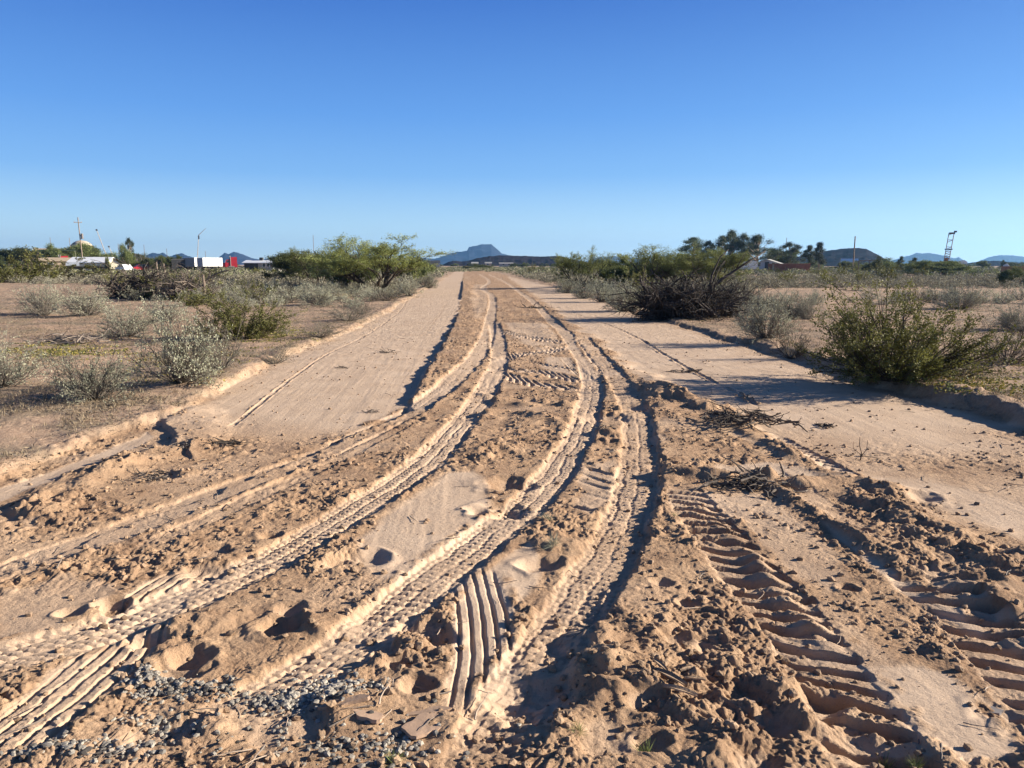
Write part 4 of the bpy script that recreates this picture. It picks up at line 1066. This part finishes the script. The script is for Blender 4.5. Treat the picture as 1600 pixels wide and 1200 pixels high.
P_RUST = mat('rust', (.28,.13,.07), .9, .3, 2); P_DOME = mat('dome_shell', (.40,.34,.26), .8, .1, .5); P_BLUEG = mat('blue_grey_panel', (.28,.31,.36), .7, .08, 1)

def house(px, d, W, Dp, hw, hr, wall, roof, label, name='house', ridge='x', rot=0., wins=((.2,.5),(.7,.5)), door=None, front=1, extra=None, end_wins=()):
    """walls, pitched roof, openings; ridge along x unless told otherwise"""
    o = root_at(name, px, d, label, 'house' if name == 'house' else 'building', rot=rot)
    m = MB(); m.box(-W/2, W/2, -Dp/2, Dp/2, 0, hw)
    if ridge == 'x':
        for s in (-1, 1):
            m.add([(s*W/2, -Dp/2, hw), (s*W/2, Dp/2, hw), (s*W/2, 0, hw+hr)], tris=[(0, 1, 2)])
    else:
        for s in (-1, 1):
            m.add([(-W/2, s*Dp/2, hw), (W/2, s*Dp/2, hw), (0, s*Dp/2, hw+hr)], tris=[(0, 1, 2)])
    part('wall', m, wall, o)
    r_ = MB(); e = .35; t = .12
    if ridge == 'x':
        pts = [(-Dp/2-e, hw-hr*e/(Dp/2)), (0, hw+hr), (Dp/2+e, hw-hr*e/(Dp/2)), (Dp/2+e, hw-hr*e/(Dp/2)+t), (0, hw+hr+t), (-Dp/2-e, hw-hr*e/(Dp/2)+t)]
        V = [(x, a, b) for x in (-W/2-e, W/2+e) for a, b in pts]
    else:
        pts = [(-W/2-e, hw-hr*e/(W/2)), (0, hw+hr), (W/2+e, hw-hr*e/(W/2)), (W/2+e, hw-hr*e/(W/2)+t), (0, hw+hr+t), (-W/2-e, hw-hr*e/(W/2)+t)]
        V = [(a, y, b) for y in (-Dp/2-e, Dp/2+e) for a, b in pts]
    q = [(i, (i+1) % 6, 6+(i+1) % 6, 6+i) for i in range(6)]+[(0, 1, 4, 5), (1, 2, 3, 4), (6, 11, 10, 7), (7, 10, 9, 8)]
    r_.add(V, q); part('roof', r_, roof, o)
    for fx, wd in wins:
        x = -W/2+fx*W
        f = MB(); f.box(x-wd/2-.06, x+wd/2+.06, -Dp/2-.05, -Dp/2+.0, 1.0, 1.9); w = part('window', f, P_WHITE, o)
        g = MB(); g.box(x-wd/2, x+wd/2, -Dp/2-.07, -Dp/2-.051, 1.05, 1.85); part('pane', g, P_GLASS, w)
    if door is not None:
        x = -W/2+door*W; f = MB(); f.box(x-.45, x+.45, -Dp/2-.06, -Dp/2, 0, 2.05); part('door', f, P_DGREY, o)
    return o

def semi(px, d, rot, label, sleeper=True):
    o = root_at('semi_truck', px, d, label, 'truck', rot=rot)
    m = MB()  # nose towards -x
    m.prism([(-3.6,.75),(-3.65,1.35),(-3.3,1.75),(-1.5,1.95),(-1.5,.75)], -.75, .75)
    m.prism([(-1.5,.7),(-1.5,1.95),(-1.15,2.75),(-.2,2.95),(-.2,.7)], -1.15, 1.15)
    part('cab', m, P_RED, o)
    s = MB(); s.prism([(-.2,.7),(-.2,2.95),(.2,3.55),(1.7,3.6),(1.75,.7)], -1.2, 1.2); part('sleeper', s, P_RED, o)
    f = MB(); f.box(-3.4, 4.2, -.45, .45, .55, .8); f.box(1.8, 3.9, -.4, .4, .8, 1.0); part('chassis', f, P_DGREY, o)
    b = MB(); b.box(-3.85, -3.66, -1.1, 1.1, .4, .8); part('bumper', b, P_STEEL, o)
    g = MB(); g.box(-3.72, -3.655, -.45, .45, .8, 1.45); part('grille', g, P_STEEL, o)
    w = MB(); w.add([(-1.48,-1.0,2.02),(-1.48,1.0,2.02),(-1.2,.95,2.66),(-1.2,-.95,2.66)], [(0,1,2,3)]); w.v[-1][:, 0] -= .02; w.box(-1.1,-.35,-1.17,-1.151,2.0,2.6); part('windshield', w, P_GLASS, o)
    for y in (-1.05, 1.05):
        e = MB(); e.tube([(-.05,y*1.2,.8),(-.05,y*1.2,3.9)], .09, 8); part('exhaust_stack', e, P_STEEL, o)
        t = MB(); t.tube([(-.6,y,.75),(.9,y,.75)], .32, 10); part('fuel_tank', t, P_STEEL, o)
        for x in (-2.8, 2.4, 3.6):
            k = MB(); k.wheel(x, y, .52, .52, .3); wh = part('wheel', k, P_TIRE, o)
            k = MB(); k.wheel(x, y, .52, .26, .34, 10); part('rim', k, P_STEEL, wh)
        n = MB(); n.prism([(-3.5,.9),(-3.3,1.2),(-2.8,1.3),(-2.3,1.2),(-2.1,.8),(-2.3,.8),(-2.45,1.02),(-2.8,1.13),(-3.15,1.02),(-3.35,.8)], y-.2, y+.2); part('fender', n, P_RED, o)
        h = MB(); h.box(-3.74, -3.60, y*.85-.12, y*.85+.12, 1.0, 1.25); part('headlight', h, P_WHITE, o)
    return o
def box_trailer(px, d, rot, L, label, wall=P_WHITE, H=2.7, end=None, group=None):
    o = root_at('box_trailer', px, d, label, 'trailer', group, rot=rot)
    m = MB(); m.box(-L/2, L/2, -1.25, 1.25, 1.1, 1.1+H); part('box_body', m, wall, o)
    e = MB(); e.box(-L/2-.03, -L/2-.003, -1.2, 1.2, 1.15, 1.05+H); part('rear_door', e, end or P_BLUEG, o)
    f = MB(); f.box(-L/2+.2, L/2-.2, -.5, .5, .9, 1.095); part('underframe', f, P_DGREY, o)
    for x in (-L/2+1.2, -L/2+2.3):
        for y in (-1.0, 1.0):
            k = MB(); k.wheel(x, y, .5, .5, .35); part('wheel', k, P_TIRE, o)
    g = MB(); g.box(L/2-2.2, L/2-2.0, -.8, .8, .1, 1.09); part('landing_leg', g, P_DGREY, o)
    return o
def flatbed(px, d, rot, L, label):
    o = root_at('flatbed_trailer', px, d, label, 'trailer', rot=rot)
    m = MB(); m.box(-L/2, L/2, -1.25, 1.25, 1.05, 1.25); part('deck', m, P_DGREY, o)
    f = MB(); f.box(-L/2+.3, L/2-.3, -.45, .45, .7, 1.045); part('frame', f, P_DGREY, o)
    for x in (L/2-1.2, L/2-2.4):
        for y in (-1.0, 1.0):
            k = MB(); k.wheel(x, y, .5, .5, .35); part('wheel', k, P_TIRE, o)
    k = MB(); k.box(-3, -1, -1.1, 1.1, 1.26, 1.9); part('load', k, P_BLUEG, o)
    return o
def car(px, d, rot, paint, label, kind='car'):
    o = root_at('parked_car' if kind == 'car' else 'pickup_truck', px, d, label, kind, rot=rot)
    m = MB()
    body = [(-2.2,.35),(-2.25,.75),(-2.1,.92),(-1.1,1.02),(1.9,1.02),(2.2,.9),(2.25,.4)]
    m.prism(body, -.88, .88)
    part('body', m, paint, o)
    c = MB(); top = [(-1.15,1.02),(-.5,1.5),(.9,1.52),(1.75,1.02)] if kind == 'car' else [(-1.1,1.02),(-.6,1.65),(.45,1.68),(.6,1.02)]
    c.prism(top, -.76, .76); part('cabin', c, paint, o)
    g = MB(); s = [(x*.86+.03, z*.92+.1) for x, z in top]; g.prism(s, -.775, .775); part('side_window', g, P_GLASS, o)
    for x in (-1.4, 1.4):
        for y in (-.8, .8):
            k = MB(); k.wheel(x, y, .34, .34, .24); wh = part('wheel', k, P_TIRE, o)
            k = MB(); k.wheel(x, y, .34, .19, .27, 10); part('rim', k, P_STEEL, wh)
    for y in (-.6, .6):
        k = MB(); k.box(-2.27, -2.2, y-.16, y+.16, .68, .82); part('headlight', k, P_WHITE, o)
    return o
def util_pole(px, d, top, label, lean=0.0, arm=True, trans=False, r0=.16):
    o = root_at('utility_pole', px, d, label, 'pole'); H = hgt(top, d)-.1
    m = MB(); m.tube([(0,0,-.1),(-lean*H*.5,0,H*.5),(-lean*H,0,H)], [r0, r0*.85, r0*.7], 8); part('pole', m, P_WOOD, o)
    if arm:
        a = MB(); a.box(-lean*H*.93-.9, -lean*H*.93+.7, -.17, -.07, H*.90, H*.90+.14); c = part('crossarm', a, P_WOOD, o)
        for k in (-.8, 0, .6):
            i = MB(); i.tube([(-lean*H*.93+k,-.12,H*.90+.14),(-lean*H*.93+k,-.12,H*.90+.42)], [.06,.03], 6); part('insulator', i, P_GREY, c)
    if trans:
        t = MB(); x = -lean*H*.62+.42; t.tube([(x,-.1,H*.60),(x,-.1,H*.60+1.2)], .27, 10); t.box(x-.42, x-.2, -.15, -.05, H*.65, H*.67); part('transformer', t, P_STEEL, o)
    return o

util_pole(130, 200, 351, 'tall leaning utility pole with a transformer before the white metal building', .022, True, True, .14)
util_pole(1333, 190, 374, 'utility pole standing in front of the dark hill on the right', -.006, False, False, .17)
util_pole(491, 300, 370, 'slim bare pole rising behind the airy palo verde', 0, False, False, .11)
for px, d, top, lb in [(82,300,378,'thin pole above the flat green shelter, left one of two'),(112,300,378,'thin pole above the flat green shelter, right one of two'),(187,320,385,'thin pole just right of the white metal building'),(227,320,386,'thin pole above the red car'),(262,320,391,'short thin pole left of the white trailers'),(322,330,394,'short thin pole above the white trailers'),(1227,250,375,'thin pole behind the brick wall')]:
    util_pole(px, d, top, lb, 0, False, False, .10)
house(146, 185, 7.6, 5.5, 1.9, 1.0, P_CREAM, P_ROOF, 'long low cream building with a white metal roof beside the red lorry', 'metal_building', 'x', rot=math.radians(-24), wins=(), door=None)
o = root_at('shed', 179, 178, 'pentagonal cream gable end shed standing at the end of the white metal roof', 'shed')
m = MB(); m.prism([(-1.1,0),(-1.3,.6),(-1.2,1.5),(0,2.35),(1.15,1.6),(1.3,.9),(1.0,0)], -1.5, 1.5); part('wall', m, P_CREAM, o)
m = MB(); m.box(.55, .8, -1.53, -1.502, .7, 1.3); part('window', m, P_GLASS, o)
m = MB(); m.add([(-1.35,-1.7,1.53),(0,-1.7,2.43),(1.3,-1.7,1.66),(1.3,1.7,1.66),(0,1.7,2.43),(-1.35,1.7,1.53)], [(0,1,4,5),(1,2,3,4)]); part('roof', m, P_ROOF, o)
# dome building with the round shell and low wing
o = root_at('dome_building', 130, 420, 'tan dome with a low tan wing behind the utility pole', 'building')
R = 5.6; m = MB(); nr_, na = 10, 28
th = np.linspace(0, math.pi/2, nr_); ph = np.arange(na)*2*math.pi/na
V = [(R*math.cos(t)*math.cos(p), R*math.cos(t)*math.sin(p), 7.4+R*.95*math.sin(t)) for t in th for p in ph]
m.add(V, [(i*na+j, i*na+(j+1) % na, (i+1)*na+(j+1) % na, (i+1)*na+j) for i in range(nr_-1) for j in range(na)]); m.tube([(0,0,0),(0,0,7.4)], R, 28, False)
part('dome_shell', m, P_DOME, o, smooth=True)
m = MB(); m.box(-19, -R-.1, -5, 5, 0, 8.2); part('wing_wall', m, P_TAN, o)
m = MB(); m.box(-19.5, -R-.1, -5.5, 5.5, 8.202, 8.7); part('wing_roof', m, P_TAN, o)
for x in (-16, -12, -9):
    m = MB(); m.box(x-.8, x+.8, -5.06, -5.002, 5, 6.6); part('window', m, P_GLASS, o)
m = MB(); m.add([(-5.2,-2.6,7.6),(-.8,-5.75,7.6),(-.8,-4.2,11.2),(-3.4,-2.3,11.2)], [(0,1,2,3)]); m.v[-1] *= np.array([1.02,1.02,1]); part('skylight', m, P_GLASS, o)
o = root_at('shade_shelter', 98, 250, 'flat-topped dark green shade shelter behind the trees at far left', 'shelter')
m = MB(); m.box(-5.5, 3.5, -3, 3, 5.2, 5.5); part('shade_roof', m, P_DGREEN, o)
m = MB(); m.box(-5.4, -1.0, -2.9, -2.8, 2.4, 5.19); part('side_screen', m, P_DGREEN, o)
for x in (-5.2, -1, 3.2):
    for y in (-2.7, 2.7):
        m = MB(); m.tube([(x,y,0),(x,y,5.19)], .12, 6); part('post', m, P_STEEL, o)
house(90, 215, 7, 5, 2.3, .7, P_TAN, P_TAN, 'small tan house half hidden behind the red lorry cab', 'house', 'x', wins=((.3,1.0),))
semi(94, 225, math.radians(8), 'dark red lorry cab partly hidden by bushes at far left')
flatbed(134, 152, math.radians(2), 7.6, 'long black flatbed trailer parked before the white metal building')
car(194, 165, math.radians(-70), P_WHITE, 'white car parked right of the cream gable end')
car(220, 170, math.radians(15), P_RED, 'bright red car parked behind the scrub at left')
o = root_at('water_tank', 284, 165, 'dark low container left of the grey trailer', 'container'); m = MB(); m.box(-1.8, .6, -1.2, 1.2, .1, 2.4); part('container_body', m, P_DGREY, o); m = MB(); m.box(-1.85,.65,-1.25,1.25,2.402,2.5); part('lid', m, P_STEEL, o); o.name = 'container'
box_trailer(291.5, 172, math.radians(62), 5, 'grey box trailer, leftmost of the row of three trailers', P_GREY, 1.6)
box_trailer(306, 166, math.radians(62), 5.5, 'narrow white box trailer, middle one of the row of three trailers', P_WHITE, 1.7, P_GREY)
box_trailer(328, 160, math.radians(25), 3.9, 'largest white box trailer, right one of the row of three beside the red truck', P_WHITE, 1.65, P_BLUEG)
semi(360, 235, math.radians(6), 'bright red semi truck without trailer beside the white box trailer')
o = house(414, 150, 6.2, 4.2, 1.75, .4, P_GREY, P_ROOF, 'grey mobile home with a cooler on its flat pale roof', 'mobile_home', 'x', rot=math.radians(-18), wins=((.58,.5),(.70,.4)), door=None)
m = MB(); m.box(-3.12, -.6, -2.16, -2.103, .05, 1.7); part('dark_front_sheet', m, P_DGREY, o)  # flat dark sheet against the left part of the front wall
m = MB(); m.box(-.9, -.3, -.3, .3, 2.25, 2.75); part('cooler', m, P_DGREY, o)
m = MB(); m.box(.6, 1.0, -2.3, -2.11, 0, .5); part('step', m, P_WHITE, o)
o = root_at('storage_tank', 426, 140, 'small white barrel standing in front of the mobile home', 'barrel'); m = MB(); m.tube([(0,0,0),(0,0,.75),(0,0,.9)], [.35,.35,.2], 10); part('barrel', m, P_WHITE, o); o.name = 'barrel_stand'
# cranes on the skyline
def crane(px, d, pts, label):
    o = root_at('crane', px, d, label, 'crane'); k = d/F
    m = MB(); m.box(-2.5, 2.5, -1.3, 1.3, .6, 2.2); part('carrier', m, P_WHITE, o)
    for x in (-1.8, 1.8):
        for y in (-1.1, 1.1):
            w = MB(); w.wheel(x, y, .6, .6, .4); part('wheel', w, P_TIRE, o)
    P = [((a-px)*k, 0, hgt(b, d)-.1) for a, b in pts]
    m = MB(); m.tube(P[:2], [.24, .18], 6); part('boom', m, P_DOME, o)
    if len(P) > 2:
        m = MB(); m.tube(P[1:], [.22, .10], 5); part('jib', m, P_STEEL, o)
        m = MB(); m.box(P[1][0]-.4, P[1][0]+.4, -.3, .3, P[1][2]-2.4, P[1][2]-.2); part('boom_head', m, P_DGREY, o)
    else:
        m = MB(); m.box(P[1][0]-.5, P[1][0]+.5, -.3, .3, P[1][2]-.5, P[1][2]+.4); part('boom_head', m, P_DGREY, o)
crane(309, 520, [(309,405),(312.5,372),(323,362)], 'tall crane with an angled jib rising behind the white trailers')
crane(167, 520, [(167,400),(158,367)], 'thin crane boom leaning left above the white metal roof')
crane(171, 540, [(177,404),(172,389)], 'short crane boom just right of the leaning one')
# posts in the scrub
for px, py, hp, lb in [(247,441,28,'pale wooden post standing behind the leafless brush heap'),(258,440,26,'dark thin post right of the pale wooden post'),(320,466,36,'leaning pale post at the right end of the leafless brush')]:
    x, y = gnd(px, py, .1); d = math.hypot(x, y); m = MB(); m.tube([(0,0,-.1),(.02,0,hp/F*d*.5),(-.02,0,hp/F*d)], [.07,.06,.05], 6)
    tag(put('fence_post', m.mesh('post', P_WOOD), None, (x, y, Z(x, y))), lb, 'post')
# right side
house(1201, 180, 5.4, 5, 1.6, .9, P_SHADED, P_OLDROOF, 'white gabled house under the tall gum trees', 'house', 'y', rot=math.radians(-8), wins=((.2,.6),(.75,.7)), door=.5)
o = root_at('camper_trailer', 1170, 165, 'small white camper trailer left of the white gabled house', 'camper')
m = MB(); m.prism([(-1.7,.5),(-1.9,1.0),(-1.6,2.0),(1.4,2.2),(1.7,1.8),(1.7,.5)], -1.0, 1.0); part('body', m, P_WHITE, o)
m = MB(); m.box(-1.1, -.4, -1.03, -1.002, 1.25, 1.75); part('window', m, P_GLASS, o)
for y in (-.85, .85):
    m = MB(); m.wheel(.3, y, .33, .33, .2); part('wheel', m, P_TIRE, o)
o = root_at('garden_wall', 1235, 150, 'long low red-brown brick wall right of the white gabled house', 'wall'); o['kind'] = 'thing'
m = MB(); m.box(-3.9, 3.4, -.12, .12, 0, 1.55); part('brickwork', m, P_BRICK, o)
m = MB(); m.box(-3.95, 3.45, -.17, .17, 1.552, 1.64); part('coping', m, P_RUST, o)
m = MB(); m.box(-3.1, -2.8, -.22, -.123, 0, 1.5); part('pier', m, P_TAN, o)
house(742, 600, 5, 5, 2.2, 1.0, P_TAN, P_OLDROOF, 'tiny pale-roofed house left of the road end, below the mesa', 'house', wins=((.5,1.5),))
house(763, 560, 4.5, 5, 2.2, .9, P_TAN, P_OLDROOF, 'tiny cream house at the end of the road', 'house', wins=((.4,1.5),))
house(791, 480, 8.6, 6, 2.0, .4, P_GREY, P_OLDROOF, 'long flat pale-roofed building right of the road end', 'house', wins=((.3,1.2),(.7,1.2)))
house(676, 420, 7.5, 6, 2.4, 1.1, P_GREY, P_DGREY, 'small dark-roofed house behind the roadside shrubs left of the road end', 'house', wins=((.5,1.2),))
house(1327, 300, 5, 4, 2.0, 1.4, P_WHITE, P_ROOF, 'small white hut at the foot of the dark hill on the right', 'house', wins=((.5,1.0),))
# lattice drilling mast
o = root_at('drilling_mast', 1477, 230, 'tall lattice drilling mast leaning slightly right on the right plain', 'mast', rot=0)
H = hgt(371, 230)-.2; ln = .085
def mp(t, sx, sy, w=.58): return (t*H*ln+sx*w, sy*w, t*H)
for sx in (-1, 1):
    for sy in (-1, 1):
        m = MB(); m.tube([mp(0, sx, sy), mp(1, sx, sy)], .11, 5); part('mast_leg', m, P_STEEL, o)
br = MB(); n = 16
for i in range(n):
    a, b = i/n, (i+1)/n
    if .58 < a < .96 and i % 3: continue
    for sy in (-1, 1):
        br.tube([mp(a, -1, sy), mp(b, 1, sy)], .05, 4); br.tube([mp(b, -1, sy), mp(b, 1, sy)], .05, 4)
    for sx in (-1, 1): br.tube([mp(a, sx, -1), mp(b, sx, 1)], .05, 4)
part('bracing', br, P_RUST, o)
m = MB(); m.box(H*ln*.0-.35, H*ln*.35+.3, -.35, .35, .2, H*.33); part('feed_unit', m, P_RUST, o)
m = MB(); m.box(H*ln-.6, H*ln+.8, -.6, .6, H-.3, H+.1); m.box(H*ln+.5, H*ln+1.2, -.4, .4, H+.102, H+.5); part('crown_block', m, P_DGREY, o)
m = MB(); m.box(H*.56*ln-.9, H*.56*ln+.9, -.8, .8, H*.55, H*.575); part('platform', m, P_DGREY, o)
m = MB(); m.box(-4, 4.5, -1.2, 1.2, .8, 1.5); part('truck_bed', m, P_RUST, o)
m = MB(); m.prism([(2.8,1.502),(2.8,2.3),(4.2,2.6),(4.9,2.1),(4.9,1.502)], -1.1, 1.1); part('operator_cab', m, P_WHITE, o)
for x in (-3, -1.6, 3.4):
    for y in (-1.1, 1.1):
        m = MB(); m.wheel(x, y, .5, .5, .35); part('wheel', m, P_TIRE, o)
# rusty scrap wagon at the right edge
o = root_at('rusty_wagon', 1592, 120, 'rusty scrap wagon with a white bag at the right edge of the photo', 'wagon')
m = MB(); m.box(-1.9, 3.2, -1, 1, .55, .75); m.box(-1.9, 3.2, -1, -.95, .752, 1.25); part('bed', m, P_RUST, o)
for x in (-1.2, 2.4):
    for y in (-.9, .9):
        m = MB(); m.wheel(x, y, .4, .4, .2); part('wheel', m, P_TIRE, o)
m = MB(); m.prism([(-1.8,.8),(-1.7,1.4),(-1.3,1.6),(-1.0,1.3),(-.9,.8)], -.9, .5); part('white_bag', m, P_WHITE, o)
# ramada frame and posts by the pole
o = root_at('ramada', 1358, 135, 'small open post-and-beam ramada right of the utility pole', 'shelter')
m = MB(); m.box(-1.6, 1.6, -1.2, 1.2, 2.0, 2.12); part('beam_roof', m, P_WOOD, o)
for x in (-1.5, 0, 1.5):
    for y in (-1.1, 1.1):
        m = MB(); m.tube([(x,y,0),(x,y,1.995)], .07, 6); part('post', m, P_WOOD, o)

# ------------------------------------------------------------------ the air
hb = MB(); hb.box(-4500, 4500, -1000, 4500, -2.0, 125)
hz = put('haze', hb.mesh('haze', []))
hm = bpy.data.materials.new('haze_air'); hm.use_nodes = True; hn = hm.node_tree; hn.nodes.clear()
vo = hn.nodes.new('ShaderNodeVolumePrincipled'); vo.inputs['Color'].default_value = (.28, .58, 1.0, 1); vo.inputs['Density'].default_value = 1.3e-4; vo.inputs['Anisotropy'].default_value = 0.5
ho = hn.nodes.new('ShaderNodeOutputMaterial'); hn.links.new(vo.outputs[0], ho.inputs['Volume'])
hz.data.materials.append(hm); tag(hz, kind='stuff')
